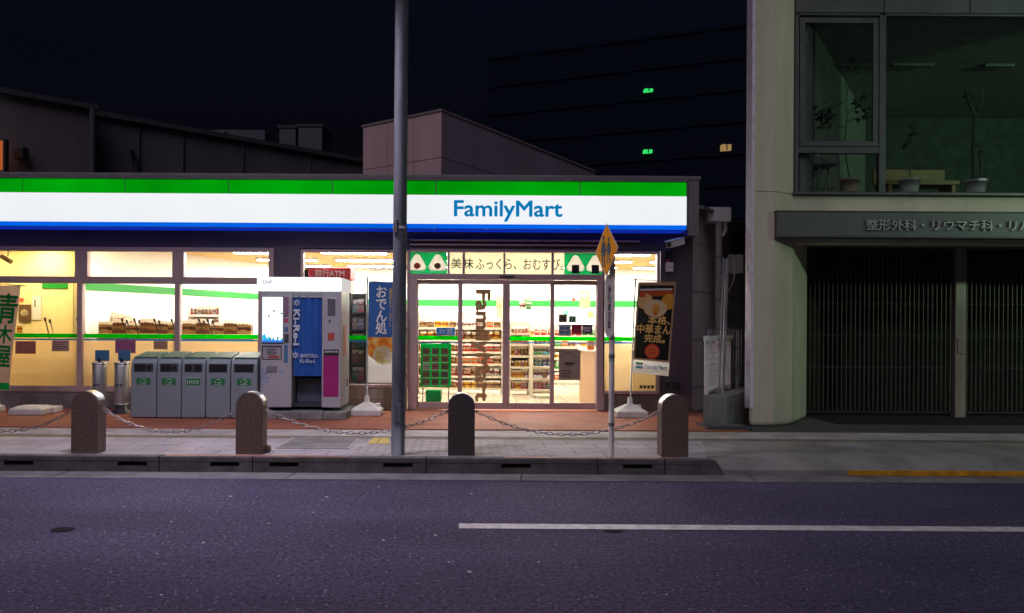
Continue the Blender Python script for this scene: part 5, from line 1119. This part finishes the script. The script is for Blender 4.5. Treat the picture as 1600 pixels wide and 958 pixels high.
# school crossing sign on its post
ys = YB + .07; b = at(955, 713, ys); tp = at(955, 380, ys)
t = thing('crossing_sign', (b.x, ys, ZK), 'orange diamond school-crossing sign with two figures, on a thin worn post', 'road sign')
q = MB(); q.tube([(b.x, ys, ZK), (b.x, ys, tp.z)], .03, 14); q.build('post', M['signpole'], t)
c = at(947.5, 391, ys - .05); Mz = Matrix.Translation(c) @ Matrix.Rotation(R(-76), 4, 'Z')
s2 = .287
def diamond(s_): return [(s_, 0), (0, s_), (-s_, 0), (0, -s_)]
q = MB(); q.prism_y(diamond(s2), -.0, .004, M=Mz); board = q.build('board', M['sign_rim'], t)
q = MB(); q.prism_y(diamond(s2 - .022), -.003, -.0005, M=Mz); face = q.build('face', M['sign_yellow'], board)
def fig(q, ox, s_):
    k = []
    q.prism_y([(ox + .024 * s_ * math.cos(a), .125 * s_ + .03 * s_ * math.sin(a)) for a in [i * .4488 for i in range(14)]], -.006, -.0035, M=Mz)
    q.prism_y([(ox - .03 * s_, .09 * s_), (ox + .03 * s_, .09 * s_), (ox + .05 * s_, -.055 * s_), (ox - .05 * s_, -.055 * s_)], -.0062, -.0035, M=Mz)
    q.prism_y([(ox - .035 * s_, -.056 * s_), (ox - .012 * s_, -.056 * s_), (ox - .016 * s_, -.17 * s_), (ox - .04 * s_, -.17 * s_)], -.0061, -.0035, M=Mz)
    q.prism_y([(ox + .012 * s_, -.056 * s_), (ox + .035 * s_, -.056 * s_), (ox + .045 * s_, -.17 * s_), (ox + .02 * s_, -.17 * s_)], -.0061, -.0035, M=Mz)
    q.prism_y([(ox - .032 * s_, .085 * s_), (ox - .065 * s_, -.01 * s_), (ox - .05 * s_, -.018 * s_), (ox - .02 * s_, .06 * s_)], -.0063, -.0035, M=Mz)
    q.prism_y([(ox + .032 * s_, .085 * s_), (ox + .02 * s_, .06 * s_), (ox + .052 * s_, -.018 * s_), (ox + .066 * s_, -.01 * s_)], -.0063, -.0035, M=Mz)
q = MB(); fig(q, -.065, 1.05); fig(q, .065, .86); q.build('children_figures', M['sign_navy'], face)
for zz in (.1, -.1): q = MB(); q.tube([Vector((b.x, ys, c.z + zz)), Vector((c.x, c.y + .01, c.z + zz))], .012, 8); q.build('clamp', M['galv'], t)
c2 = at(952.5, 478, ys - .04); Mp = Matrix.Translation(c2) @ Matrix.Rotation(R(-60), 4, 'Z')
hw, hh = .075, .34
P = [(hw * math.cos(a), (hh - hw) + hw * math.sin(a)) for a in [math.pi * i / 8 for i in range(9)]] + [(hw * math.cos(a), -(hh - hw) + hw * math.sin(a)) for a in [math.pi + math.pi * i / 8 for i in range(9)]]
q = MB(); q.prism_y(P, -.002, .002, M=Mp); pl = q.build('plate', M['plate'], t)
q = MB(); q.text('歩\n行\n者\n注\n意', -.026, .026, -.24, .22, -.0025, bold=.01, depth=.002, M=Mp); q.build('lettering', M['ink'], pl)
for zz in (1.05, .32):
    q = MB(); q.tube([(b.x, ys, ZK + zz), (b.x, ys, ZK + zz + .035)], .034, 14); q.build('band', M['darkgrey'], t)
q = MB(); q.tube([(b.x, ys, 1.18), (b.x, ys, 1.27)], .0315, 14); q.build('worn_sticker', pbr('torn_sticker', (.2, .22, .22), .7, var=.5, scale=40), t)

# ================================================================== THE ALLEY
# gutter box, downpipe, low wall with fence, leaning pipe
c = at(1120, 337, 12.3)
t = thing('downpipe', (at(1123, 600, 12.3).x, 12.3, ZK), 'pale rain pipe with a square hopper on the panelled side wall', 'drainpipe')
q = MB(); q.box(c.x - .20, c.x + .19, 12.15, 12.45, c.z - .12, c.z + .12, .012); q.build('hopper', M['white_paint'], t)
xq = at(1123, 450, 12.3).x
q = MB(); q.tube([(xq, 12.3, c.z - .1), (xq, 12.3, ZK)], .055, 16); q.build('pipe', M['white_paint'], t)
q = MB(); q.tube([(c.x + .15, 12.3, c.z - .1), (c.x + .15, 12.3, c.z - .25), (c.x + .1, 12.3, c.z - .32), (xq, 12.3, c.z - .36)], .035, 10); q.build('elbow', M['white_paint'], t)
for zz in (1.25, 2.0, 2.72): q = MB(); q.tube([(xq, 12.3, zz), (xq, 12.3, zz + .03)], .062, 16); q.build('bracket', M['galv'], t)
# eave running back along the side
q = MB(); e0 = Vector((XR + .42, YF + .35, 0)); slant(q, e0.x + .1, e0.y + .2, SK, .1, 5, 3.30, 3.52, .12); q.build('eave', M['alu_grey'], shop)
# low concrete wall and white fence
yf = 10.12; xf = X_(1099, yf); t = thing('alley_wall', (xf, yf, ZK), 'low concrete wall closing the alley between the shop and the clinic', 'wall')
ztop = at(1110, 618, yf).z
q = MB(); q.prism_z([(xf, yf), (xf + .33, yf - .02), (xf + .33 + SK * 2.2, yf + 2.2), (xf + SK * 2.2, yf + 2.2)], ZK - .02, ztop); bmesh.ops.bevel(q.bm, geom=list(q.bm.edges), offset=.015, segments=2, affect='EDGES', profile=.5); q.build('wall_body', M['concrete'], t)
t = thing('white_fence', (xf, yf + .05, ztop), 'white metal fence panel with fine mesh on the low alley wall', 'fence')
zf = at(1120, 533, yf).z; fx, fy = xf + .06, yf + .1
def fp(u): return (fx + .55 * u, fy + .85 * u)
for u in (0, .62, 1.25):
    a, b_ = fp(u); q = MB(); q.box(a, a + .05, b_, b_ + .05, ztop + .001, zf, .005); q.build('post', M['white_paint'], t)
a, b_ = fp(-.1), fp(1.4)
q = MB(); q.prism_z([a, (a[0] + .07, a[1]), (b_[0] + .07, b_[1]), b_], zf + .001, zf + .07); q.build('top_rail', M['white_paint'], t)
q = MB(); a, b_ = fp(.07), fp(1.22); q.prism_z([a, (a[0] + .04, a[1]), (b_[0] + .04, b_[1]), b_], ztop + .03, ztop + .07); q.build('bottom_rail', M['white_paint'], t)
q = MB()
for k in range(22):
    u = .08 + k * .052; a = fp(u); q.box(a[0] + .015, a[0] + .023, a[1], a[1] + .008, ztop + .07, zf)
for k in range(7):
    zz = ztop + .15 + k * (zf - ztop - .2) / 6.4; a, b_ = fp(.07), fp(1.22); q.tube([(a[0] + .02, a[1] + .004, zz), (b_[0] + .02, b_[1] + .004, zz)], .004, 5)
q.build('mesh', M['white_paint'], t)
# wire fence further back
t = thing('wire_fence', (xf + .6, yf + 1.6, ztop), 'grey wire fence with curled top behind the white fence', 'fence')
q = MB(); ya = 11.3; xa = X_(1108, ya); xb = X_(1158, ya); zt1 = at(1130, 515, ya).z
for k in range(14):
    x = xa + (xb - xa) * k / 13; q.tube([(x, ya, .7), (x, ya, zt1), (x, ya + .04, zt1 + .03), (x, ya + .06, zt1)], .005, 5)
for zz in (1.0, 1.25, zt1 - .06, zt1): q.tube([(xa, ya, zz), (xb, ya, zz)], .005, 5)
q.build('wires', M['galv'], t)
for x in (xa, xb - .06): q = MB(); q.box(x, x + .04, ya + .02, ya + .06, ZK, zt1 - .02); q.build('post', M['galv'], t)
# leaning conduit and cable
p0, p1 = at(1128, 655, 10.3), at(1136, 405, 10.7)
t = thing('conduit_pole', (p0.x, p0.y, ZK), 'slim grey conduit pole with a loose cable loop beside the alley fence', 'pole')
q = MB(); q.tube([p0, p1], .026, 10); q.build('pole', M['galv'], t)
q = MB(); q.tube([p0 + Vector((-.05, 0, .05)), p1 + Vector((-.055, -.02, .02))], .012, 8); q.build('thin_pipe', M['galv'], t)
q = MB(); ca = p1 + Vector((.0, 0, 0)); q.tube([ca, ca + Vector((.04, 0, .06)), ca + Vector((.10, .02, .05)), ca + Vector((.13, .02, -.1)), ca + Vector((.11, .02, -.3)), ca + Vector((.03, .0, -.45))], .008, 8); q.build('cable', M['galv'], t)
c = at(1150, 413, 11.6); t = tag(MB().box(c.x - .1, c.x + .1, 11.55, 11.7, c.z - .15, c.z + .15, .01).build('meter_box', M['galv'], origin=(c.x, 11.6, c.z - .15)), 'grey electric box high in the dark alley', 'meter box')
MB().box(c.x - .06, c.x + .06, 11.54, 11.549, c.z - .08, c.z + .1, .003).build('door', M['alu_grey'], t)
MB().box(c.x - .02, c.x + .02, 11.7, 12.6, c.z - .1, c.z - .06).build('bracket', M['galv'], t)
# dark lid on the ground at the alley mouth
x = X_(1135, 9.95); q = MB(); q.box(x - .28, x + .32, 9.85, 10.35, ZK + .003, ZK + .05, .008); o = q.build('drain_cover', M['darkgrey'], origin=(x, 10.1, ZK)); tag(o, 'dark metal drain cover lying at the mouth of the alley', 'drain cover')
q = MB(); q.box(x - .2, x + .24, 9.95, 10.2, ZK + .0505, ZK + .058, .003); q.build('ridge', M['galv'], o)

# ================================================================== THE CLINIC
YC = 10.3; t = thing('clinic_building', (X_(1173, YC), YC, ZK), 'grey-green rendered clinic building with a large upper window over a barred garage', 'building')
xL = X_(1173, YC); xP = X_(1208, YC); YW = 10.52; xI = X_(1238, YW)
ZS = at(1420, 333, YC).z; ZS0 = at(1420, 371, YC).z     # sign board
zsill = at(1420, 306, YW).z; zbeam0 = at(1400, 380, YW).z
def pill(z0, z1):
    q = MB(); q.prism_z([(xL, YC + .03), (xL + .03, YC), (xP, YC), (xI, YW), (xI + .55, YW + .75), (xL + SK * .9, YC + .9)], z0, z1); return q
zj = at(1190, 299, YC).z
q = pill(ZK + .0, zj - .004); b_ = [e for e in q.bm.edges if all(v.co.z < .3 for v in e.verts)]
bmesh.ops.bevel(q.bm, geom=b_, offset=.07, segments=3, affect='EDGES', profile=.5); q.build('pillar', M['clinic'], t)
pill(zj + .004, 8.6).build('upper_pillar', M['clinic'], t)
MB().box(xL - .006, xL + .04, YC - .012, YC + .2, ZK + .25, 8.6, .006).build('lit_edge_strip', pbr('lit_edge_strip', (.8, .76, .86), .4), t)  # pale lavender strip added for the light caught on the pillar's edge
xE = 16.0
MB().box(xI - .02, xE, YW + .004, YW + .35, zbeam0, zsill).build('beam', M['clinic'], t)
MB().box(xI + .02, xE, YW + .36, YW + 1.2, zbeam0 + .12, zbeam0 + .2).build('soffit', M['clinic_dark'], t)
# side wall along the alley and rear
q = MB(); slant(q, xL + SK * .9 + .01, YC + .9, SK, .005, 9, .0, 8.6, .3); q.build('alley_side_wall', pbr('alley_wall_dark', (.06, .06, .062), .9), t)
# window frame
def pxz(py, px=1420): return at(px, py, YW).z
zt1, zt0 = pxz(22), pxz(303)
fr_bars = [(X_(1240, YW), X_(1245, YW), zt0, zt1), (X_(1371, YW), X_(1381, YW), zt0, zt1), (X_(1240, YW), xE, zt1 - .03, zt1 + .0), (X_(1240, YW), xE, zt0, zt0 + .02), (X_(1245, YW), X_(1371, YW), at(1308, 231, YW).z, at(1308, 239, YW).z)]
wf = frame_bars(fr_bars, YW - .02, YW + .06).build('window_frame', M['clinic_frame'], t)
a, b_ = X_(1247, YW), X_(1370, YW); z0_, z1_ = at(1308, 229, YW).z, at(1308, 28, YW).z; f = .075
frame_bars([(a, a + f, z0_, z1_), (b_ - f, b_, z0_, z1_), (a + f, b_ - f, z1_ - f, z1_), (a + f, b_ - f, z0_, z0_ + f)], YW - .01, YW + .04).build('sash', M['clinic_frame'], wf)
MB().box(a + f, b_ - f, YW + .012, YW + .016, z0_ + f, z1_ - f).build('pane', M['glass_dark'], wf)
MB().box(X_(1245, YW), X_(1371, YW), YW + .012, YW + .016, zt0 + .02, at(1308, 239, YW).z).build('pane', M['glass_dark'], wf)
MB().box(X_(1381, YW), xE, YW + .012, YW + .016, zt0 + .02, zt1 - .03).build('pane', M['glass_dark'], wf)
MB().box(xI - .02, xE, YW - .06, YW + .3, zsill + .0015, zsill + .03, .005).build('sill', M['clinic_frame'], t)
# spandrel panels over the window
for p0_, p1_ in ((1240, 1377), (1378.5, 1511), (1512.5, 1645), (1646.5, 1780), (1781.5, 1915)):
    MB().box(X_(p0_, YW), X_(p1_, YW), YW - .015, YW + .3, zt1 + .012, zt1 + 1.1, .004).build('spandrel_panel', M['clinic_dark'], t)
MB().box(xI, xE, YW + .02, YW + .35, zt1 + 1.11, 8.6).build('upper_wall', M['clinic'], t)
# the room behind it
q = MB(); slant(q, xI + .12, YW + .08, SK, .02, 5, zsill - .3, zt1 + .6, .1); q.build('room_side_wall', M['room'], t)
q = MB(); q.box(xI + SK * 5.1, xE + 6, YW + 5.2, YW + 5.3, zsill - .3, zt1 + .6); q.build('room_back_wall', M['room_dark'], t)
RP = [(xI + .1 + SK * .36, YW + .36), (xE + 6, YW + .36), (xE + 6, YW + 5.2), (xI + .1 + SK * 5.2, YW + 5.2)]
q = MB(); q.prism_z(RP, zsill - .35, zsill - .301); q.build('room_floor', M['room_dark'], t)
q = MB(); q.prism_z([(xI + .1 + SK * .1, YW + .1), (xE + 6, YW + .1), (xE + 6, YW + 5.2), (xI + .1 + SK * 5.2, YW + 5.2)], zt1 + .0, zt1 + .011); q.build('room_ceiling', M['room'], t)
# sign board with raised letters
xs = X_(1213, YC - .06)
sb = thing('clinic_sign', (xs, YC - .06, ZS0), 'long grey sign board with raised metal Japanese letters over the garage', 'sign')
MB().box(xs, xE, YC - .06, YW + .002, ZS0, ZS, .004).build('board', M['clinic_sign'], sb)
MB().box(xs - .012, xE, YC - .068, YC + .1, ZS + .001, ZS + .016).build('top_edge', M['darkgrey'], sb)
MB().box(xs - .012, xE, YC - .068, YC + .1, ZS0 - .016, ZS0 - .001).build('bottom_edge', M['darkgrey'], sb)
X0, X1, Z0, Z1 = rect(1352, 344, 1646, 361, YC - .06)
q = MB(); q.text('整形外科・リウマチ科・リハビリ', X0, X1, Z0, Z1, YC - .066, bold=.006, depth=.02); q.build('lettering', M['letter_metal'], sb)
# garage recess and gate
YG = 11.55; gx = X_(1262, YG)
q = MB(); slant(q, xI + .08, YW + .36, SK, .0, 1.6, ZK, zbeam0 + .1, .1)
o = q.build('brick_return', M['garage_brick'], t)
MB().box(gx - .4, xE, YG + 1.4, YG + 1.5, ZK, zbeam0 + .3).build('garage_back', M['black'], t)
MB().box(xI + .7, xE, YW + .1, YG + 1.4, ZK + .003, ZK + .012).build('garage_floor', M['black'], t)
gz0, gz1 = ZK + .05, at(1400, 388, YG).z
def gate(xa, xb, label):
    g = thing('garage_gate', ((xa + xb) / 2, YG, ZK), label, 'gate', 'barred garage gates')
    n = int((xb - xa) / .07)
    for k in range(n):
        x = xa + (xb - xa) * (k + .5) / n
        MB().box(x - .006, x + .006, YG - .011, YG + .011, gz0 + .05, gz1 - .04).build('bar', M['gate'], g)
    for zz in (gz0 + .02, gz0 + .72, gz0 + 1.22, gz0 + 1.72, gz1 - .03):
        MB().box(xa, xb, YG + .0125, YG + .03, zz, zz + .015).build('rail', M['darkgrey'], g)
    return g
xg1, xg2 = X_(1489, YG), X_(1506, YG)
g = gate(gx, xg1 - .01, 'dark barred garage gate between the brick return and the pale post')
gate(xg2 + .01, xg2 + 3.2, 'dark barred garage gate beyond the pale post')
gp_ = thing('gate_post', ((xg1 + xg2) / 2, YG, ZK), 'pale metal post with a lock between the two garage gates', 'post')
MB().box(xg1, xg2, YG - .06, YG + .06, ZK, gz1, .012).build('shaft', M['gate_post'], gp_)
MB().box(xg1 + .03, xg2 - .03, YG - .075, YG - .061, ZK + 1.0, ZK + 1.25, .004).build('lock', M['gate_post'], gp_)
MB().box(gx - .2, xE, YG - .08, YG + .09, gz1 + .002, gz1 + .07, .006).build('gate_track', M['alu_grey'], t)
# pots on the sill, a chair frame
def pot(px, py_top, py_bot, wpx, mat, label, Y=10.68):
    c0, c1 = at(px, py_bot, Y), at(px, py_top, Y); r = wpx / 2 * Y / F; z0_ = c0.z; h = c1.z - c0.z
    g = thing('potted_plant', (c0.x, Y, z0_), label, 'plant', 'potted plants on the clinic sill')
    q = MB(); q.lathe((c0.x, Y, z0_), [(r * .72, 0), (r * .9, h * .8), (r, h * .82), (r, h), (r * .88, h), (r * .8, h * .75)], 20); q.build('pot', mat, g)
    return g, Vector((c0.x, Y, z0_ + h * .8))
zi = at(1421, 301.5, 10.68).z
MB().box(xI + .5, xE, YW + .075, YW + .9, zi - .03, zi - .001).build('inner_sill', M['room'], t)
g, p = pot(1328, 280, 300.9, 30, M['pot_tan'], 'tan pot with a tall sparse leafy branch, beside the chrome chair')
q = MB(); br = [p, p + Vector((-.06, .05, .5)), p + Vector((.0, .1, 1.0)), p + Vector((-.02, .1, 1.55))]; q.tube(br, .012, 6, r2=.004)
tw = [((-.02, .1, 1.2), (-.3, .1, 1.05)), ((-.05, .08, .8), (-.35, .05, .9)), ((0, .1, 1.0), (.2, .1, 1.2)), ((0, .1, 1.3), (.08, .1, 1.75)), ((0, .1, .9), (.25, .1, 1.0))]
for a, b_ in tw: q.tube([p + Vector(a), p + Vector(b_)], .006, 5)
q.build('stem', M['stem'], g)
def leaves(q, c, n, rr, s_):
    for i in range(n):
        d = Vector((random.gauss(0, 1), random.gauss(0, .7), random.gauss(0, 1))).normalized() * rr * random.random() ** .5; o_ = c + d
        u = Vector((random.uniform(-1, 1), random.uniform(-1, 1), random.uniform(-1, .3))).normalized(); v = u.cross(Vector((random.random(), 1, random.random()))).normalized(); L = s_ * random.uniform(.6, 1.3)
        q.data([o_, o_ + u * L * .5 + v * L * .22, o_ + u * L, o_ + u * L * .5 - v * L * .22], [(0, 1, 2, 3)])
q = MB()
for a, b_ in tw: leaves(q, p + Vector(b_), 16, .13, .09)
leaves(q, p + Vector((-.3, .08, .98)), 22, .12, .1); q.build('leaves', M['leaf'], g)
g, p = pot(1421, 280, 301.5, 32, M['pot'], 'white pot with a thin bare stem, in the middle of the sill')
q = MB(); q.tube([p, p + Vector((.01, 0, .4)), p + Vector((-.02, 0, .75))], .009, 6, r2=.004)
for a in (-.18, .14, -.08): q.tube([p + Vector((0, 0, .55)), p + Vector((a * .6, 0, .72)), p + Vector((a, .02, .66 + abs(a) * .3))], .005, 5)
q.build('stem', M['stem'], g); q = MB(); leaves(q, p + Vector((0, 0, .7)), 14, .16, .1); q.build('leaves', M['leaf'], g)
g, p = pot(1524, 282, 302.1, 34, M['pot'], 'white pot with a thick forked cactus-like stem')
q = MB(); q.tube([p, p + Vector((-.02, 0, .5)), p + Vector((.0, 0, 1.0))], .045, 10, r2=.035); q.tube([p + Vector((0, 0, .98)), p + Vector((-.10, 0, 1.15)), p + Vector((-.13, 0, 1.32))], .03, 8, r2=.016); q.tube([p + Vector((0, 0, .98)), p + Vector((.09, 0, 1.15)), p + Vector((.10, 0, 1.38))], .03, 8, r2=.014)
q.tube([p + Vector((.05, 0, .0)), p + Vector((.09, 0, .25)), p + Vector((.05, 0, .45))], .018, 8); q.build('stem', pbr('cactus_stem', (.12, .2, .13), .6), g); q = MB(); leaves(q, p + Vector((.02, 0, .5)), 12, .1, .08); leaves(q, p + Vector((-.12, 0, 1.3)), 8, .06, .07); q.build('leaves', M['leaf'], g)
c = at(1290, 300, 11.0)
g = thing('chrome_chair', (c.x, 11.0, zi), 'chrome tube chair frame in the lower pane of the clinic window', 'chair')
q = MB(); z_ = zi
for dy in (0, .3):
    q.tube([(c.x - .25, 10.9 + dy, z_), (c.x - .22, 10.9 + dy, z_ + .25), (c.x - .02, 10.9 + dy, z_ + .45), (c.x - .2, 10.9 + dy, z_ + .62)], .013, 7)
    q.tube([(c.x + .0, 10.9 + dy, z_), (c.x + .14, 10.9 + dy, z_ + .28), (c.x + .12, 10.9 + dy, z_ + .6)], .013, 7)
q.build('frame', M['chrome'], g)
MB().box(c.x - .2, c.x + .14, 10.88, 11.22, z_ + .45, z_ + .48, .01).build('seat', M['room'], g)
# low wooden bench inside
X0, X1, Z0, Z1 = rect(1385, 262, 1500, 300, 12.2)
g = thing('wooden_bench', ((X0 + X1) / 2, 12.2, zsill - .3), 'brown wooden bench in the dark clinic room behind the white pots', 'bench')
zq = (Z0 + Z1) / 2
MB().box(X0, X1, 12.2, 12.6, zq - .08, zq, .01).build('seat', M['wood'], g)
MB().box(X0, X1, 12.58, 12.64, zq + .001, Z1 + .05, .01).build('backrest', M['wood'], g)
for x in (X0 + .05, X1 - .12): MB().box(x, x + .06, 12.22, 12.57, zsill - .3, zq - .081).build('leg', M['wood'], g)
for k, (px, py, w_) in enumerate(((1330, 45, .6), (1425, 44, .7), (1560, 44, .5))):
    c = at(px, py, 12.5); o = MB().box(c.x - w_ / 2, c.x + w_ / 2, 12.45, 12.55, zt1 - .045, zt1 - .001, .005).build('ceiling_tube', pbr('unlit_tube%d' % k, (.25, .27, .25), .4), origin=(c.x, 12.5, zt1)); tag(o, ['unlit ceiling tube over the leafy branch in the clinic', 'unlit ceiling tube over the middle pot in the clinic', 'unlit ceiling tube over the forked cactus in the clinic'][k], 'ceiling light', 'unlit ceiling tubes in the clinic')

# ================================================================== BUILDINGS BEHIND
def skew_building(name, label, px0, py0, Y0, sl, u0, u1, mat, trim, depth=6, rise=0):
    x = X_(px0, Y0); z = at(px0, py0, Y0).z
    P = lambda u, o: (x + sl * u - o, Y0 + u + o * sl)
    g = thing(name, (P(u0, 0)[0], P(u0, 0)[1], 0), label, 'building')
    q = MB(); q.prism_z([P(u0, 0), P(u1, 0), P(u1, depth), P(u0, depth)], 0, z); q.build('wall', mat, g)
    q = MB(); q.prism_z([P(u0 - .1, -.12), P(u1 + .05, -.12), P(u1 + .05, depth), P(u0 - .1, depth)], z + .003, z + .14); q.build('roof', trim, g)
    return g, P, z
g, P, z = skew_building('warehouse', 'dark windowed warehouse wall behind the left end of the shop', 0, 148, 18, 1.17, -3, 1.34, M['bldg_a'], M['bldg_trim'])
a = P(1.30, -.1); q = MB(); q.tube([(a[0], a[1], 2), (a[0], a[1], z)], .07, 10); q.build('drainpipe', M['bldg_trim'], g)
c = at(35, 242, 18.35); u = (c.x - X_(0, 18)) / 1.17; a = P(u, -.1)
q = MB(); q.box(a[0] - .13, a[0] + .13, a[1] - .14, a[1] + .1, c.z - .16, c.z + .14, .03); q.build('wall_vent', M['dark'], g)
X0, X1, Z0, Z1 = rect(-12, 220, 5, 264, 17.62); q = MB(); q.box(X0, X1, 17.62, 17.74, Z0, Z1); w_ = q.build('lit_window', M['win_orange'], g)
q = MB(); q.box(X1 + .002, X1 + .05, 17.60, 17.76, Z0 - .05, Z1 + .05); q.build('frame', M['bldg_trim'], w_)
g, P, z = skew_building('long_building', 'long dark building with a sloping line of roof behind the shop', 132, 180, 20.0, 1.17, -.3, 9, M['bldg_b'], M['bldg_trim'])
for u, wd, hh in ((2.6, .25, .35), (3.1, .8, .5)):
    a = P(u, .6); q = MB(); q.box(a[0] - wd, a[0] + wd, a[1], a[1] + .8, z + .14, z + .14 + hh, .03); q.build('roof_vent', M['bldg_b'], g)
for u in (.9, 1.7, 2.9, 4.4):
    a = P(u, -.02); q = MB(); q.box(a[0] - .02, a[0] + .02, a[1] - .05, a[1] + .05, 2, z); q.build('wall_joint', M['bldg_trim'], g)
a = P(.75, -.1); q = MB(); q.tube([(a[0], a[1], z - .8), (a[0] + .1, a[1], z - 1.4), (a[0] + .3, a[1], z - 1.6)], .06, 8); q.build('drainpipe', M['bldg_trim'], g)
# two tanks on the far roof
for k, (px0, px1, py0) in enumerate(((436, 462, 196), (466, 503, 194))):
    X0, X1, Z0, Z1 = rect(px0, py0, px1, 275, 30); g = thing('rooftop_unit', ((X0 + X1) / 2, 30, 0), ['narrow dark rooftop unit behind the long building', 'wide dark rooftop unit with a cap behind the long building'][k], 'rooftop unit')
    MB().box(X0, X1, 30, 32, 0, Z1 - .12, .02).build('body', M['bldg_b'], g); MB().box(X0 - .08, X1 + .08, 29.95, 32.05, Z1 - .119, Z1, .02).build('cap', M['bldg_trim'], g)
# pink panelled upper storey
Y0 = 17; x0 = X_(688, Y0); z = at(688, 174, Y0).z
g = thing('upper_storey', (x0, Y0, 0), 'pinkish panelled block rising above the shop roof behind the steel pole', 'building')
A_, B_, C2 = (x0, Y0), (x0 - 2.02, Y0 + 2.02 * .71), (x0 + .71 * 6.6, Y0 + 6.6); D2 = (B_[0] + .71 * 6.6, B_[1] + 6.6)
def wallpanels(name, p, q_, rows, cols, mat):
    p, q_ = Vector((*p, 0)), Vector((*q_, 0)); d = q_ - p; n = Vector((d.y, -d.x, 0)).normalized()
    if n.y > 0: n = -n
    m = MB()
    for i in range(cols):
        for a, b_ in zip(rows, rows[1:]):
            s0, s1 = p + d * (i / cols) + d.normalized() * .008, p + d * ((i + 1) / cols) - d.normalized() * .008
            m.prism_z([(s0.x, s0.y), (s1.x, s1.y), (s1.x - n.x * .1, s1.y - n.y * .1), (s0.x - n.x * .1, s0.y - n.y * .1)], a + .008, b_ - .008)
    m.build(name, mat, g)
rows = [3.2, 4.25, 5.45, z]
pinkm = pbr('lit_pink_panel', (.74, .49, .50), .8, var=.14, scale=.8, streak=True)
wallpanels('front_panel', B_, A_, rows, 3, pinkm); wallpanels('side_panel', A_, C2, rows, 4, pbr('shaded_pink_panel', (.36, .29, .38), .8, var=.14, scale=.8, streak=True))  # same pink panels; the side's shade is put into a darker colour
q = MB(); q.prism_z([(A_[0], A_[1] + .14), (B_[0] + .12, B_[1] + .06), (D2[0], D2[1] - .1), (C2[0] - .12, C2[1] - .05)], 3.0, z - .01); q.build('core', M['bldg_b'], g)
q = MB(); q.prism_z([(A_[0], A_[1] - .03), (B_[0] - .04, B_[1]), D2, (C2[0] + .04, C2[1])], z + .002, z + .06); q.build('parapet', pbr('pale_parapet', (.3, .24, .25), .7), g)
# dark tower far behind
Yt = 60; g = thing('office_tower', (X_(960, Yt), Yt, 0), 'nearly black office tower with a few lit windows beyond the shop', 'tower')
xa, xb = X_(760, Yt), X_(1260, Yt); q = MB(); q.prism_z([(xa, Yt + 4), (xb, Yt - 6), (xb + 8, Yt + 16), (xa + 4, Yt + 20)], 0, at(1000, 62, Yt).z); q.build('wall', M['tower'], g)
for k in range(7):
    zz = 10 + k * 2.45; q = MB(); q.prism_z([(xa, Yt + 3.9), (xb, Yt - 6.1), (xb, Yt - 6.13), (xa, Yt + 3.87)], zz, zz + .18); q.build('ledge', M['tower_ledge'], g)
def tface(px): 
    for i in range(40):
        pass
    X = 0; Y = Yt
    for i in range(20): X = X_(px, Y); Y = Yt + 4 - 10 * (X - xa) / (xb - xa)
    return Y
for px0, py0, px1, py1, mt in ((1007, 139, 1020, 143, 'win_green'), (1006, 234, 1019, 239, 'win_green'), (1128, 226, 1142, 235, 'win_amber')):
    Y = tface((px0 + px1) / 2) - .2; X0, X1, Z0, Z1 = rect(px0, py0, px1, py1, Y); o = MB().box(X0, X1, Y - .1, Y + .5, Z0, Z1).build('lit_window', M[mt], g)
    MB().box((X0 + X1) / 2 - .04, (X0 + X1) / 2 + .04, Y - .13, Y - .1005, Z0, Z1).build('mullion', M['tower'], o)

# traffic signal out of the frame to the right: its green lamp tints the clinic
xs_, ys_ = 13.6, 5.4
t = thing('traffic_signal', (xs_, ys_, 0), 'traffic signal with its green lamp lit, beside the road before the clinic', 'traffic signal')
MB().tube([(xs_ + 1.2, ys_, 0), (xs_ + 1.2, ys_, 5.4)], .08, 14).build('pole', M['pole'], t)
MB().tube([(xs_ + 1.2, ys_, 5.2), (xs_ - .5, ys_, 5.2)], .04, 10).build('arm', M['pole'], t)
MB().box(xs_ - .62, xs_ + .62, ys_ - .1, ys_ + .1, 4.7, 5.12, .04).build('housing', M['alu_grey'], t)
for k, c in enumerate(('signal_green', 'signal_amber', 'signal_red')):
    cx = xs_ - .38 + k * .38
    m_ = emit('signal_green', (.58, 1.0, .64), 900) if k == 0 else pbr(c, [(0, 0, 0), (.2, .12, .02), (.2, .02, .02)][k], .3)
    q = MB(); q.lathe((0, 0, 0), [(.14, 0), (.15, .02), (.12, .035), (.06, .045)], 18); q.xf(Matrix.Translation((cx, ys_ + .1, 4.91)) @ Matrix.Rotation(R(-90), 4, 'X')); q.build('lens', m_, t)

# pictures high on the far wall of the shop
for nm, lb, a, mt in (('wall_poster', 'small brown poster high on the far wall behind the left door leaf', (776, 463, 786, 496, 18.5), speckle('poster_brown', [(.2, .1, .05), (.4, .25, .12), (.5, .45, .3)], 5)),
                      ('wall_poster', 'blue and tan poster on the inside wall just right of the steel pole', (637, 468, 646, 492, 13.0), speckle('poster_blue', [(.05, .06, .2), (.3, .2, .12), (.4, .3, .2)], 8)),
                      ('wall_poster', 'teal poster on the far wall beside the round red tag', (880, 484, 889, 492, 18.5), speckle('poster_teal', [(.04, .3, .35), (.1, .4, .2), (.5, .5, .4)], 5)),
                      ('wall_poster', 'orange poster on the far wall over the counter', (918, 486, 928, 496, 18.5), speckle('poster_orange', [(.5, .2, .05), (.6, .4, .1), (.5, .5, .4)], 5))):
    o, r_ = flat(nm, lb, 'poster', *a, mt, .01)
